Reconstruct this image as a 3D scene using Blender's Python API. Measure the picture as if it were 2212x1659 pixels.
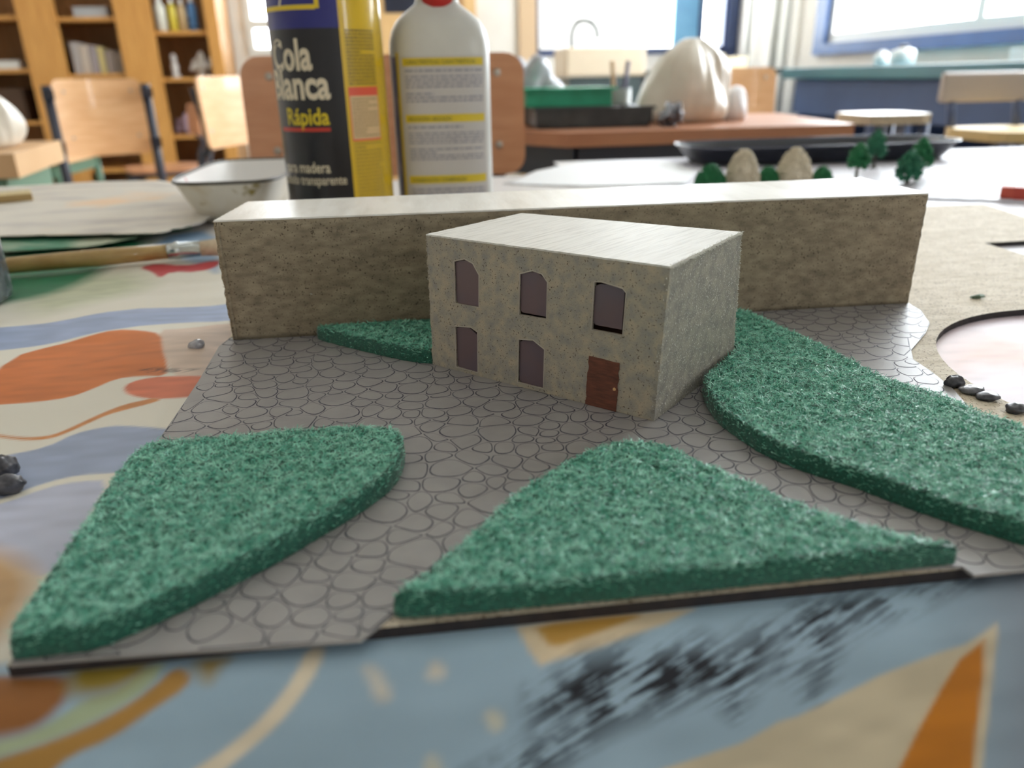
import bpy, bmesh, math, random
import numpy as np
from mathutils import Vector, Matrix
from mathutils.geometry import tessellate_polygon
SC = bpy.context.scene
for o in list(bpy.data.objects):
    bpy.data.objects.remove(o)
COL = SC.collection
random.seed(7)
RNG = np.random.default_rng(11)
R = math.radians

# ------------------------------------------------------------------ camera, sky, exposure
# world frame: X along the front edge of the model board, Y away across the table, Z up, floor at 0
cam_d = bpy.data.cameras.new('camera')
cam = bpy.data.objects.new('camera', cam_d)
COL.objects.link(cam)
PITCH, ROLL, YAW = R(22.0), R(-1.1), R(7.1)
rt = Vector((math.cos(YAW), -math.sin(YAW), 0))
hf = Vector((math.sin(YAW), math.cos(YAW), 0))
fw = hf * math.cos(PITCH) + Vector((0, 0, -math.sin(PITCH)))
up = hf * math.sin(PITCH) + Vector((0, 0, math.cos(PITCH)))
rx = rt * math.cos(ROLL) + up * math.sin(ROLL)
uy = -rt * math.sin(ROLL) + up * math.cos(ROLL)
mw = Matrix((rx, uy, -fw)).transposed().to_4x4()
mw.translation = Vector((.0853, -.1304, .850))
cam.matrix_world = mw
cam_d.sensor_width = 36
cam_d.lens = 1640 / 2212 * 36
cam_d.clip_start = .01
cam_d.clip_end = 60
cam_d.dof.use_dof = True
cam_d.dof.focus_distance = .272
cam_d.dof.aperture_fstop = 9.8
SC.camera = cam

world = bpy.data.worlds.new('overcast_sky')
SC.world = world
world.use_nodes = True
bg = world.node_tree.nodes['Background']
bg.inputs['Color'].default_value = (.90, .96, 1.0, 1)
bg.inputs['Strength'].default_value = 1.0
SC.view_settings.view_transform = 'Standard'
SC.view_settings.look = 'None'
SC.view_settings.gamma = 1
SC.view_settings.use_curve_mapping = False
SC.view_settings.exposure = 4.25
SC.cycles.max_bounces = 8
SC.cycles.diffuse_bounces = 5
SC.cycles.sample_clamp_indirect = 8
SC.cycles.caustics_reflective = False
SC.cycles.caustics_refractive = False

ROOM = dict(x0=-3.4, x1=2.58, y0=-2.6, y1=5.87, h=2.9)
WIN_BACK_A = (-.98, -.12, 1.02, 2.3)      # x0,x1,z0,z1 on the far wall
WIN_BACK_B = (1.06, 2.52, .99, 2.45)
WIN_SIDE_A = (1.45, 4.62, .94, 2.45)      # y0,y1,z0,z1 on the window wall
WIN_SIDE_FILL = (-2.3, -1.55, .94, 2.2)  # added opening behind the camera, out of view, for fill light

def portal(name, loc, rot, sx, sy):
    l = bpy.data.lights.new(name, 'AREA')
    l.shape = 'RECTANGLE'; l.size = sx; l.size_y = sy
    l.cycles.is_portal = True
    o = bpy.data.objects.new(name, l)
    o.location = loc; o.rotation_euler = rot
    COL.objects.link(o)
for n, (a, b, c, d) in (('daylight_portal', WIN_BACK_A), ('daylight_portal', WIN_BACK_B)):
    portal(n, ((a+b)/2, ROOM['y1']+.12, (c+d)/2), (R(-90), 0, 0), b-a, d-c)
for n, (a, b, c, d) in (('daylight_portal', WIN_SIDE_A), ('daylight_portal', WIN_SIDE_FILL)):
    portal(n, (ROOM['x1']+.12, (a+b)/2, (c+d)/2), (0, R(90), 0), d-c, b-a)

# ------------------------------------------------------------------ materials
def srgb(c):
    return tuple(((v/255)/12.92 if v/255 <= .04045 else ((v/255+.055)/1.055)**2.4) for v in c)

def mat(name, col, rough=.6, col2=None, scale=60., detail=4., lo=.35, hi=.65, stretch=None, bump=0., bscale=None,
        metal=0., coat=0., alpha=1., trans=0., spec=.5, speck=None, sscale=900., sthr=.10, sheen=0., emit=0., attr=None, rot=None):
    m = bpy.data.materials.new(name)
    m.use_nodes = True
    nt = m.node_tree
    b = nt.nodes['Principled BSDF']
    c1 = srgb(col) + (1,)
    b.inputs['Base Color'].default_value = c1
    b.inputs['Roughness'].default_value = rough
    b.inputs['Metallic'].default_value = metal
    b.inputs['Coat Weight'].default_value = coat
    b.inputs['Alpha'].default_value = alpha
    b.inputs['Transmission Weight'].default_value = trans
    b.inputs['Specular IOR Level'].default_value = spec
    if sheen:
        b.inputs['Sheen Weight'].default_value = sheen
    N = nt.nodes.new
    L = nt.links.new
    tc = N('ShaderNodeTexCoord')
    mp = N('ShaderNodeMapping')
    L(tc.outputs['Object'], mp.inputs['Vector'])
    if stretch:
        mp.inputs['Scale'].default_value = stretch
    if rot is not None:      # stretch along a turned axis
        mp.vector_type = 'TEXTURE'
        mp.inputs['Rotation'].default_value = (0, 0, rot)
    src = None
    if attr:
        at = N('ShaderNodeAttribute'); at.attribute_name = attr
        src = at.outputs['Color']
    if col2 is not None:
        nz = N('ShaderNodeTexNoise')
        nz.inputs['Scale'].default_value = scale
        nz.inputs['Detail'].default_value = detail
        L(mp.outputs['Vector'], nz.inputs['Vector'])
        mr = N('ShaderNodeMapRange')
        mr.inputs['From Min'].default_value = lo
        mr.inputs['From Max'].default_value = hi
        L(nz.outputs['Fac'], mr.inputs['Value'])
        mx = N('ShaderNodeMix'); mx.data_type = 'RGBA'
        mx.inputs['A'].default_value = c1
        mx.inputs['B'].default_value = srgb(col2) + (1,)
        L(mr.outputs['Result'], mx.inputs['Factor'])
        src = mx.outputs['Result']
    if speck is not None:
        vz = N('ShaderNodeTexNoise')
        vz.inputs['Scale'].default_value = sscale
        vz.inputs['Detail'].default_value = 2
        L(tc.outputs['Object'], vz.inputs['Vector'])
        m2 = N('ShaderNodeMapRange')
        m2.inputs['From Min'].default_value = .60 + sthr
        m2.inputs['From Max'].default_value = .52 + sthr
        m2.inputs['To Min'].default_value = 1; m2.inputs['To Max'].default_value = 0
        L(vz.outputs['Fac'], m2.inputs['Value'])
        mx2 = N('ShaderNodeMix'); mx2.data_type = 'RGBA'
        if src is not None:
            L(src, mx2.inputs['A'])
        else:
            mx2.inputs['A'].default_value = c1
        mx2.inputs['B'].default_value = srgb(speck) + (1,)
        L(m2.outputs['Result'], mx2.inputs['Factor'])
        src = mx2.outputs['Result']
    if src is not None:
        L(src, b.inputs['Base Color'])
    if bump:
        nb = N('ShaderNodeTexNoise')
        nb.inputs['Scale'].default_value = bscale or scale
        nb.inputs['Detail'].default_value = 5
        L(mp.outputs['Vector'], nb.inputs['Vector'])
        bp = N('ShaderNodeBump')
        bp.inputs['Strength'].default_value = 1
        bp.inputs['Distance'].default_value = bump
        L(nb.outputs['Fac'], bp.inputs['Height'])
        L(bp.outputs['Normal'], b.inputs['Normal'])
    if emit:
        b.inputs['Emission Color'].default_value = c1
        b.inputs['Emission Strength'].default_value = emit
    return m

# ------------------------------------------------------------------ geometry helpers
def mesh_obj(name, verts, faces, m=None, parent=None, smooth=False, mesh=None):
    if mesh is None:
        mesh = bpy.data.meshes.new(name)
        mesh.from_pydata([tuple(v) for v in verts], [], faces)
        mesh.update()
        if smooth:
            mesh.polygons.foreach_set('use_smooth', [True]*len(mesh.polygons))
        if m:
            mesh.materials.append(m)
    o = bpy.data.objects.new(name, mesh)
    COL.objects.link(o)
    if parent:
        o.parent = parent
    return o

def tag(o, label, cat, group=None):
    o['label'] = label; o['category'] = cat
    if group:
        o['group'] = group
    return o

def thing(name, label, cat, loc=(0, 0, 0), rz=0., group=None):
    o = bpy.data.objects.new(name, None)
    o.empty_display_size = .05
    COL.objects.link(o)
    o.location = loc; o.rotation_euler = (0, 0, rz)
    return tag(o, label, cat, group)

def struct(o):
    o['kind'] = 'structure'
    return o

def copy_thing(root):
    r = root.copy(); COL.objects.link(r)
    for ch in root.children:
        c = ch.copy(); COL.objects.link(c); c.parent = r
        for g in ch.children:
            d = g.copy(); COL.objects.link(d); d.parent = c
    return r

class MB:
    """collects shapes into one mesh"""
    def __init__(s):
        s.v = []; s.f = []
    def add(s, v, f):
        k = len(s.v)
        s.v += [tuple(p) for p in v]
        s.f += [tuple(i+k for i in q) for q in f]
        return s
    def box(s, x0, x1, y0, y1, z0, z1):
        return s.add([(x0,y0,z0),(x1,y0,z0),(x1,y1,z0),(x0,y1,z0),(x0,y0,z1),(x1,y0,z1),(x1,y1,z1),(x0,y1,z1)],
                     [(0,3,2,1),(4,5,6,7),(0,1,5,4),(1,2,6,5),(2,3,7,6),(3,0,4,7)])
    def prism(s, poly, z0, z1):
        n = len(poly)
        if sum(poly[i-1][0]*poly[i][1]-poly[i][0]*poly[i-1][1] for i in range(n)) < 0:
            poly = poly[::-1]
        tri = tessellate_polygon([[Vector((p[0], p[1], 0)) for p in poly]])
        v = [(p[0],p[1],z0) for p in poly]+[(p[0],p[1],z1) for p in poly]
        f = [tuple(t[::-1]) for t in tri]+[tuple(i+n for i in t) for t in tri]
        # make sure triangles face up on top
        def up_(t, z):
            a, b, c = [v[i] for i in t]
            return ((b[0]-a[0])*(c[1]-a[1])-(b[1]-a[1])*(c[0]-a[0]))
        ff = []
        for t in f[:len(tri)]:
            ff.append(t if up_(t, 0) < 0 else t[::-1])
        for t in f[len(tri):]:
            ff.append(t if up_(t, 0) > 0 else t[::-1])
        ff += [(i,(i+1)%n,(i+1)%n+n,i+n) for i in range(n)]
        return s.add(v, ff)
    def lathe(s, prof, c=(0,0), seg=32, sx=1., sy=1., cap=True, power=2.):
        k = len(prof); v = []; f = []
        for j in range(seg):
            a = 2*math.pi*j/seg
            ca, sa = math.cos(a), math.sin(a)
            if power != 2.:
                q = (abs(ca)**power+abs(sa)**power)**(-1/power); ca *= q; sa *= q
            for r, z in prof:
                v.append((c[0]+r*ca*sx, c[1]+r*sa*sy, z))
        for j in range(seg):
            j2 = (j+1) % seg
            for i in range(k-1):
                f.append((j*k+i, j2*k+i, j2*k+i+1, j*k+i+1))
        if cap:
            if prof[0][0] > 1e-6:
                f.append(tuple(j*k for j in range(seg))[::-1])
            if prof[-1][0] > 1e-6:
                f.append(tuple(j*k+k-1 for j in range(seg)))
        return s.add(v, f)
    def tube(s, pts, r, seg=10, cap=True):
        pts = [Vector(p) for p in pts]
        n = len(pts); v = []; f = []
        rr = r if isinstance(r, (list, tuple)) else [r]*n
        ref = None
        for i, p in enumerate(pts):
            t = (pts[min(i+1, n-1)]-pts[max(i-1, 0)]).normalized()
            if ref is None or abs(ref.dot(t)) > .98:
                ref = Vector((0, 0, 1)) if abs(t.z) < .9 else Vector((1, 0, 0))
            x = (ref-t*ref.dot(t)).normalized(); y = t.cross(x)
            ref = x
            for j in range(seg):
                a = 2*math.pi*j/seg
                v.append(p+x*math.cos(a)*rr[i]+y*math.sin(a)*rr[i])
        for i in range(n-1):
            for j in range(seg):
                f.append((i*seg+j, i*seg+(j+1) % seg, (i+1)*seg+(j+1) % seg, (i+1)*seg+j))
        if cap:
            f.append(tuple(range(seg))[::-1]); f.append(tuple((n-1)*seg+j for j in range(seg)))
        return s.add(v, f)
    def build(s, name, m, parent=None, smooth=False, bevel=0., seg=2):
        o = mesh_obj(name, s.v, s.f, m, parent, smooth)
        if bevel:
            md = o.modifiers.new('bevel', 'BEVEL'); md.width = bevel; md.segments = seg; md.limit_method = 'ANGLE'
            md.harden_normals = False
        return o

def arc(pts, n=6):
    """Catmull-Rom through points"""
    out = []
    P = [Vector(p) for p in pts]
    for i in range(len(P)-1):
        p0, p1, p2, p3 = P[max(i-1,0)], P[i], P[i+1], P[min(i+2,len(P)-1)]
        for k in range(n):
            t = k/n
            out.append(.5*((2*p1)+(p2-p0)*t+(2*p0-5*p1+4*p2-p3)*t*t+(3*p1-p0-3*p2+p3)*t**3))
    out.append(P[-1])
    return out

def smooth_closed(poly, it=1):
    for _ in range(it):
        q = []
        for i in range(len(poly)):
            a, b = poly[i], poly[(i+1) % len(poly)]
            q += [(a[0]*.75+b[0]*.25, a[1]*.75+b[1]*.25), (a[0]*.25+b[0]*.75, a[1]*.25+b[1]*.75)]
        poly = q
    return poly

def sdf(poly, X, Y):
    """signed distance, positive inside"""
    P = np.array(poly); d = np.full(X.shape, 1e9); ins = np.zeros(X.shape, bool)
    for i in range(len(P)):
        ax, ay = P[i-1]; bx, by = P[i]
        ex, ey = bx-ax, by-ay
        L2 = ex*ex+ey*ey+1e-18
        t = np.clip(((X-ax)*ex+(Y-ay)*ey)/L2, 0, 1)
        d = np.minimum(d, np.hypot(X-ax-t*ex, Y-ay-t*ey))
        c = ((ay > Y) != (by > Y)) & (X < (bx-ax)*(Y-ay)/((by-ay) if abs(by-ay) > 1e-12 else 1e-12)+ax)
        ins ^= c
    return np.where(ins, d, -d)

def vnoise(X, Y, s, seed=0):
    """smooth value noise in [0,1]"""
    g = np.random.default_rng(seed).random((256, 256))
    x = X*s+57.3; y = Y*s+91.7
    xi = np.floor(x).astype(int); yi = np.floor(y).astype(int)
    fx = x-xi; fy = y-yi
    fx = fx*fx*(3-2*fx); fy = fy*fy*(3-2*fy)
    G = lambda a, b: g[a % 256, b % 256]
    return (G(xi,yi)*(1-fx)+G(xi+1,yi)*fx)*(1-fy)+(G(xi,yi+1)*(1-fx)+G(xi+1,yi+1)*fx)*fy
def clear_pane(name):
    """thin clear pane: mostly see-through, a little mirror"""
    m = bpy.data.materials.new(name); m.use_nodes = True
    nt = m.node_tree; nt.nodes.clear()
    o = nt.nodes.new('ShaderNodeOutputMaterial'); a = nt.nodes.new('ShaderNodeBsdfTransparent'); g = nt.nodes.new('ShaderNodeBsdfGlossy'); mx = nt.nodes.new('ShaderNodeMixShader')
    g.inputs['Roughness'].default_value = .02
    mx.inputs['Fac'].default_value = .05
    nt.links.new(a.outputs[0], mx.inputs[1]); nt.links.new(g.outputs[0], mx.inputs[2]); nt.links.new(mx.outputs[0], o.inputs['Surface'])
    return m
# ------------------------------------------------------------------ materials used all over
M = dict(
    wall=mat('wall_paint', (232, 228, 220), .85, (222, 216, 206), 3),
    ceil=mat('ceiling_paint', (238, 236, 230), .9),
    floor=mat('terrazzo_floor', (196, 188, 176), .4, (178, 168, 156), 30, bump=.0002),
    wood=mat('cabinet_wood', (222, 166, 92), .42, (202, 144, 74), 7, 4, .3, .7, (6, 6, .6)),
    woodin=mat('cabinet_inside_wood', (172, 130, 86), .6, (146, 108, 68), 6, 4, .3, .7, (6, 6, .6)),
    ply=mat('chair_plywood', (238, 192, 144), .38, (224, 172, 122), 12, 4, .3, .7, (1, 1, 7), coat=.3),
    plypink=mat('chair_plywood_reddish', (206, 150, 112), .4, (192, 134, 96), 14, 4, .3, .7, (1, 1, 8), coat=.2),
    steel=mat('dark_tube_steel', (48, 50, 62), .4, spec=.5),
    bluesteel=mat('blue_grey_tube_steel', (78, 92, 128), .4),
    greensteel=mat('green_tube_steel', (104, 138, 116), .45),
    zinc=mat('bolt_zinc', (178, 170, 160), .35, metal=.9),
    blueframe=mat('blue_window_paint', (62, 100, 158), .4, (54, 88, 142), 5),
    navyframe=mat('navy_window_paint', (40, 58, 98), .4),
    whiteframe=mat('white_window_paint', (214, 216, 212), .45),
    glass=clear_pane('window_glass'),
    teal=mat('teal_bench_top', (60, 118, 128), .35, (52, 104, 118), 4),
    navy=mat('navy_bench_panel', (66, 88, 130), .5, (58, 78, 118), 3),
    greyblue=mat('grey_blue_panel', (142, 144, 158), .55, (130, 132, 148), 3),
    white=mat('white_gloss', (236, 236, 234), .3),
    cream=mat('cream_ceramic', (206, 190, 166), .3, (196, 180, 156), 4),
    darkteal=mat('dark_counter', (54, 66, 66), .4),
    chrome=mat('chrome', (200, 205, 205), .15, metal=1.),
    black=mat('black_plastic', (28, 32, 44), .3),
)
x0, x1, y0, y1, HH = (ROOM[k] for k in ('x0', 'x1', 'y0', 'y1', 'h'))
T = .22

def wall_with_openings(name, axis, pos, lo, hi, opens, thick):
    """wall slab built from solid blocks around the openings; axis 'y': wall at y=pos spanning x, 'x': at x=pos spanning y"""
    b = MB()
    opens = sorted(opens)
    cur = lo
    segs = []
    for a, c, z0, z1 in opens:
        segs.append((cur, a, 0, HH)); segs.append((a, c, 0, z0)); segs.append((a, c, z1, HH)); cur = c
    segs.append((cur, hi, 0, HH))
    for a, c, z0, z1 in segs:
        if axis == 'y':
            b.box(a, c, min(pos, pos+thick), max(pos, pos+thick), z0, z1)
        else:
            b.box(min(pos, pos+thick), max(pos, pos+thick), a, c, z0, z1)
    return struct(b.build(name, M['wall']))

struct(MB().box(x0-T, x1+T, y0-T, y1+T, -.1, 0).build('floor', M['floor']))
struct(MB().box(x0-T, x1+T, y0-T, y1+T, HH, HH+.1).build('ceiling', M['ceil']))
wall_with_openings('wall_back', 'y', y1, x0, x1+T, [WIN_BACK_A, WIN_BACK_B], T)
wall_with_openings('wall_right', 'x', x1, y0, y1, [WIN_SIDE_A, WIN_SIDE_FILL], T)
struct(MB().box(x0-T, x0, y0, y1, 0, HH).build('wall_left', M['wall']))
struct(MB().box(x0-T, x1+T, y0-T, y0, 0, HH).build('wall_front', M['wall']))
struct(MB().box(x0, x1, y1-.015, y1-.001, 0, .09).build('baseboard_back', M['woodin']))

def window_side(n, a, c, z0, z1, mull):
    e = bpy.data.objects.new('window_%d' % n, None); COL.objects.link(e); struct(e)
    X = x1
    f = MB()
    w = .06
    f.box(X-.03, X+.07, a, c, z0, z0+w).box(X-.03, X+.07, a, c, z1-w, z1)
    f.box(X-.03, X+.07, a, a+.12, z0+w, z1-w).box(X-.03, X+.07, c-.12, c, z0+w, z1-w)
    f.build('window_frame', M['blueframe'], e)
    s = MB()
    a2, c2, b2, t2 = a+.12, c-.12, z0+w, z1-w
    s.box(X, X+.05, a2, c2, b2, b2+.055).box(X, X+.05, a2, c2, t2-.05, t2)
    s.box(X, X+.05, a2, a2+.05, b2+.055, t2-.05).box(X, X+.05, c2-.05, c2, b2+.055, t2-.05)
    for y in mull:
        s.box(X, X+.05, y-.03, y+.03, b2+.055, t2-.05)
    s.build('casement', M['whiteframe'], e)
    ys = [a2+.05]+[y for y in mull]+[c2-.05]
    for i in range(len(ys)-1):
        MB().box(X+.02, X+.024, ys[i]+(.03 if i else 0), ys[i+1]-(.03 if i < len(ys)-2 else 0), b2+.055, t2-.05).build('pane', M['glass'], e)
    return e
window_side(1, *WIN_SIDE_A, mull=[3.225, 2.0])
window_side(4, *WIN_SIDE_FILL, mull=[])  # unseen window added to let in fill light

def window_back(n, a, c, z0, z1, fm, extra=None):
    e = bpy.data.objects.new('window_%d' % n, None); COL.objects.link(e); struct(e)
    Y = y1
    w = .05
    f = MB()
    f.box(a, c, Y-.02, Y+.07, z0, z0+w).box(a, c, Y-.02, Y+.07, z1-w, z1).box(a, a+w, Y-.02, Y+.07, z0+w, z1-w).box(c-w, c, Y-.02, Y+.07, z0+w, z1-w)
    f.build('window_frame', fm, e)
    MB().box(a+w, c-w, Y+.03, Y+.034, z0+w, z1-w).build('pane', M['glass'], e)
    return e
wb = window_back(2, *WIN_BACK_A, M['whiteframe'])
MB().box(-.98, -.12, y1-.03, y1-.02, 1.19, 1.25).build('glazing_bar', M['whiteframe'], wb)
wb = window_back(3, *WIN_BACK_B, M['navyframe'])
MB().box(2.08, 2.29, y1-.03, y1+.02, .99, 2.45).build('blue_shutter', mat('blue_shutter_paint', (104, 164, 200), .4, (90, 150, 190), 5), wb)
MB().box(2.27, 2.31, y1-.04, y1+.02, .99, 2.45).build('shutter_edge', M['navyframe'], wb)
MB().box(2.49, 2.575, y1-.05, y1-.021, .95, 2.5).build('side_board', M['navyframe'], wb)
trim = struct(MB().box(.93, 1.055, y1-.045, y1-.002, .09, 2.5).build('trim_1', mat('beige_door_trim', (206, 176, 140), .5)))

# wooden door with a dark upper light on the far wall
dr = bpy.data.objects.new('door_1', None); COL.objects.link(dr); struct(dr)
MB().box(-.08, .62, y1-.05, y1-.002, 0, 2.1).build('door_leaf', mat('door_wood', (224, 186, 132), .5, (206, 166, 110), 5, 4, .3, .7, (6, 6, .6)), dr)
MB().box(-.02, .44, y1-.056, y1-.045, 1.28, 2.0).build('dark_pane', mat('dark_door_glass', (36, 40, 54), .2), dr)
MB().box(.47, .53, y1-.06, y1-.045, 1.05, 2.0).build('door_rail', M['woodin'], dr)

# venetian blind in front of the far window
bl = thing('venetian_blind', 'white slatted blind over the far window beside the beige trim', 'blind', (1.385, y1-.06, 1.0))
slat_me = None
for i in range(36):
    if slat_me is None:
        s_ = MB().add([(-.315,-.009,0),(.315,-.009,0),(.315,.006,.039),(-.315,.006,.039),(-.315,-.0075,0),(.315,-.0075,0),(.315,.0075,.039),(-.315,.0075,.039)],
                      [(0,1,2,3),(7,6,5,4),(0,4,5,1),(1,5,6,2),(2,6,7,3),(3,7,4,0)]).build('slat', mat('blind_slat', (236, 234, 230), .5), bl)
        slat_me = s_.data
    else:
        s_ = mesh_obj('slat', None, None, None, bl, mesh=slat_me)
    s_.location = (0, 0, .03+i*.036)
MB().box(-.32, .32, -.02, .02, 1.34, 1.39).build('headrail', M['white'], bl)

# pipes on the window wall
for yy, rr in ((5.52, .022), (5.1, .03), (4.93, .016)):
    p = MB().tube([(x1-.05, yy, 0), (x1-.05, yy, HH)], rr, 12).build('wall_pipe', M['whiteframe'], smooth=True)
    tag(p, {5.52: 'slim pale pipe nearest the dark corner window', 5.1: 'thickest pale pipe on the wall between the windows', 4.93: 'thinnest pale pipe close to the blue window frame'}[yy], 'pipe')

# ------------------------------------------------------------------ cabinets on the far wall
def cabinet(label, a, c, sl, sr, shelves):
    e = thing('display_cabinet', label, 'cabinet', ((a+c)/2, 5.66, 0))
    h = (c-a)/2; f = -.19; b = .195
    MB().box(-h, h, b-.012, b, .08, 2.05).build('back_panel', M['woodin'], e)
    MB().box(-h, -h+.018, f+.02, b-.012, 0, 2.05).build('side_panel', M['woodin'], e)
    MB().box(h-.018, h, f+.02, b-.012, 0, 2.05).build('side_panel', M['woodin'], e)
    MB().box(-h, -h+sl, f, f+.02, 0, 2.05).build('stile', M['wood'], e)
    MB().box(h-sr, h, f, f+.02, 0, 2.05).build('stile', M['wood'], e)
    MB().box(-h+sl, h-sr, f, f+.02, 0, .10).build('plinth', M['wood'], e)
    MB().box(-h+sl, h-sr, f, f+.02, 1.95, 2.05).build('cornice', M['wood'], e)
    MB().box(-h+.018, h-.018, f+.02, b-.012, .30, .325).build('bottom', M['wood'], e)
    for z in shelves:
        MB().box(-h+.018, h-.018, f+.022, b-.012, z-.022, z).build('shelf', M['wood'], e)
    return e
cabinet('wooden shelf cabinet at the far end of the row, cut by the picture edge', -2.78, -2.204, .08, .078, (1.262, .955, .638))
cabinet('wooden shelf cabinet holding a row of grey boxes', -2.204, -1.616, .150, .088, (1.25, .918, .60))
cabinet('wooden shelf cabinet holding upright bottles, next to the bright window', -1.616, -1.078, .135, .078, (1.165, .885, .527))

def bottle_simple(name, label, cat, loc, r, h, body, capm, group=None, neck=.4, nk=.78):
    e = thing(name, label, cat, loc, 0, group)
    MB().lathe([(r*.9, 0), (r, .01*h), (r, h*nk-.1*h), (r*.95, h*nk-.04*h), (r*neck, h*nk+.08*h), (r*neck, h*.9)], seg=20).build('bottle_body', body, e, True)
    MB().lathe([(r*neck*1.15, h*.86), (r*neck*1.15, h), (r*neck*.9, h*1.01)], seg=16).build('cap', capm, e)
    return e
pcol = lambda n, c, r=.45: mat(n, c, r)
bt = [(-1.45, .034, .20, (225, 226, 214), 'white'), (-1.375, .026, .19, (222, 205, 80), 'yellow'), (-1.315, .026, .185, (206, 178, 132), 'beige'), (-1.25, .032, .20, (80, 126, 176), 'blue')]
for x, r, h, c, n in bt:
    bottle_simple('storage_bottle', '%s bottle standing on the upper shelf of the bottle cabinet' % n, 'bottle', (x, 5.56, 1.165), r, h, pcol(n+'_bottle', c, .3), M['white'])
# pale things on the middle shelf
def lump(name, label, cat, loc, sx, sy, sz, m, seed=0, rough=.22, n=18, group=None, freq=2.2):
    rg = np.random.default_rng(seed)
    ph = rg.random((6, 3))*6.28; fr = rg.normal(0, freq, (6, 3))
    v = []; f = []
    for i in range(n+1):
        th = math.pi*.5*i/n if False else math.pi*i/n
        for j in range(2*n):
            a = math.pi*j/n
            d = np.array([math.sin(th)*math.cos(a), math.sin(th)*math.sin(a), math.cos(th)])
            q = 1+rough*sum(math.sin(fr[k]@d*2+ph[k, 0]) for k in range(6))/3
            p = d*q
            v.append((p[0]*sx, p[1]*sy, max(p[2]*sz, -sz*.75)+sz*.75))
    for i in range(n):
        for j in range(2*n):
            f.append((i*2*n+j, (i+1)*2*n+j, (i+1)*2*n+(j+1) % (2*n), i*2*n+(j+1) % (2*n)))
    o = mesh_obj(name, v, f, m, None, True)
    o.location = loc
    return tag(o, label, cat, group)
plaster = mat('white_plaster', (226, 222, 216), .7, (206, 202, 198), 20)
f1 = thing('plaster_figure', 'slim pale figure standing on the middle shelf of the bottle cabinet', 'figure', (-1.42, 5.58, .885))
MB().lathe([(.028, 0), (.03, .012), (.018, .03), (.026, .07), (.014, .10), (.02, .125), (.012, .145), (0, .15)], seg=18).build('figure_body', plaster, f1, True)
lump('plaster_cast', 'white lumpy cast on the middle shelf of the bottle cabinet', 'cast', (-1.24, 5.60, .885), .07, .06, .085, plaster, 3, .5)
lump('crumpled_bag', 'mauve crumpled bag on the lowest shelf of the bottle cabinet', 'bag', (-1.415, 5.60, .527), .05, .06, .07, mat('mauve_bag', (150, 126, 140), .5), 5, .5)
lump('white_bundle', 'small white bundle on the lowest shelf of the bottle cabinet', 'bundle', (-1.22, 5.60, .527), .05, .05, .05, plaster, 8, .4)

def book(name, label, cat, loc, w, d, h, m, group=None, rz=0, lid=None):
    e = thing(name, label, cat, loc, rz, group)
    MB().box(-w/2, w/2, -d/2, d/2, 0, h*.86).build('box_body', m, e, bevel=.003)
    MB().box(-w/2-.002, w/2+.002, -d/2-.002, d/2+.002, h*.86, h).build('lid', lid or m, e, bevel=.002)
    return e
xs = -2.03
cols = [((178, 172, 170), 'light grey'), ((196, 182, 168), 'beige'), ((160, 150, 152), 'mid grey'), ((206, 190, 130), 'straw yellow'), ((150, 136, 128), 'brownish grey'), ((140, 126, 116), 'dark taupe')]
for (c, n), w, h in zip(cols, (.05, .06, .05, .04, .06, .05), (.19, .175, .17, .16, .14, .13)):
    book('storage_box', '%s upright box in the row on the middle cabinet shelf' % n, 'box', (xs+w/2, 5.60, .918), w-.006, .16, h, pcol(n.replace(' ', '_')+'_card', c, .6))
    xs += w
book('storage_box', 'pale grey flat box on the top shelf above the grey box row', 'box', (-1.86, 5.60, 1.25), .20, .18, .06, pcol('pale_grey_card', (176, 178, 180), .6))
book('storage_box', 'white flat box lying on the middle shelf of the farthest cabinet', 'box', (-2.50, 5.60, .955), .3, .2, .05, pcol('white_card', (222, 220, 214), .6))
book('storage_box', 'dark brown box pushed under the middle shelf of the farthest cabinet', 'box', (-2.52, 5.62, .638), .28, .18, .2, pcol('dark_brown_card', (84, 62, 46), .7))

# ------------------------------------------------------------------ work bench, sink, counter
wbn = thing('work_bench', 'long teal topped bench running under the blue framed window', 'bench', (2.265, 2.2, 0))
MB().box(-.315, .31, -1.4, 1.54, .818, .868).build('bench_top', M['teal'], wbn, bevel=.006)
MB().box(-.26, .30, -1.36, 1.50, .66, .816).build('apron', M['navy'], wbn)
for yy in (-1.3, -.35, .55, 1.44):
    MB().box(-.25, .28, yy-.02, yy+.02, 0, .66).build('bench_leg', M['navy'], wbn)
for a, c in ((-1.28, -.37), (-.33, .53), (.57, 1.42)):
    MB().box(.10, .12, a, c, .02, .66).build('panel', M['greyblue'], wbn)
sk = thing('sink_unit', 'cream ceramic sink with a curved tap in front of the bright window', 'sink', (1.27, 4.80, 0))
b = MB(); b.box(-.24, .24, -.20, -.17, .845, 1.005).box(-.24, .24, .17, .2, .845, 1.005).box(-.24, -.21, -.17, .17, .845, 1.005).box(.21, .24, -.17, .17, .845, 1.005).box(-.21, .21, -.17, .17, .845, .87)
b.build('basin', M['cream'], sk, bevel=.012, seg=3)
MB().box(-.22, .22, -.18, .19, 0, .843).build('base_cabinet', M['darkteal'], sk)
tap = MB().tube(arc([(-.13, .17, 1.0), (-.135, .15, 1.10), (-.10, .12, 1.16), (-.04, .08, 1.155), (-.005, .05, 1.11), (0, .04, 1.06)], 6), .014, 12).build('tap', mat('dull_steel', (70, 76, 80), .5), sk, True)
ct = thing('side_counter', 'dark counter between the sink and the window wall', 'counter', (1.95, 4.85, 0))
MB().box(-.42, .42, -.25, .28, .835, .872).build('counter_top', M['darkteal'], ct)
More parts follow.
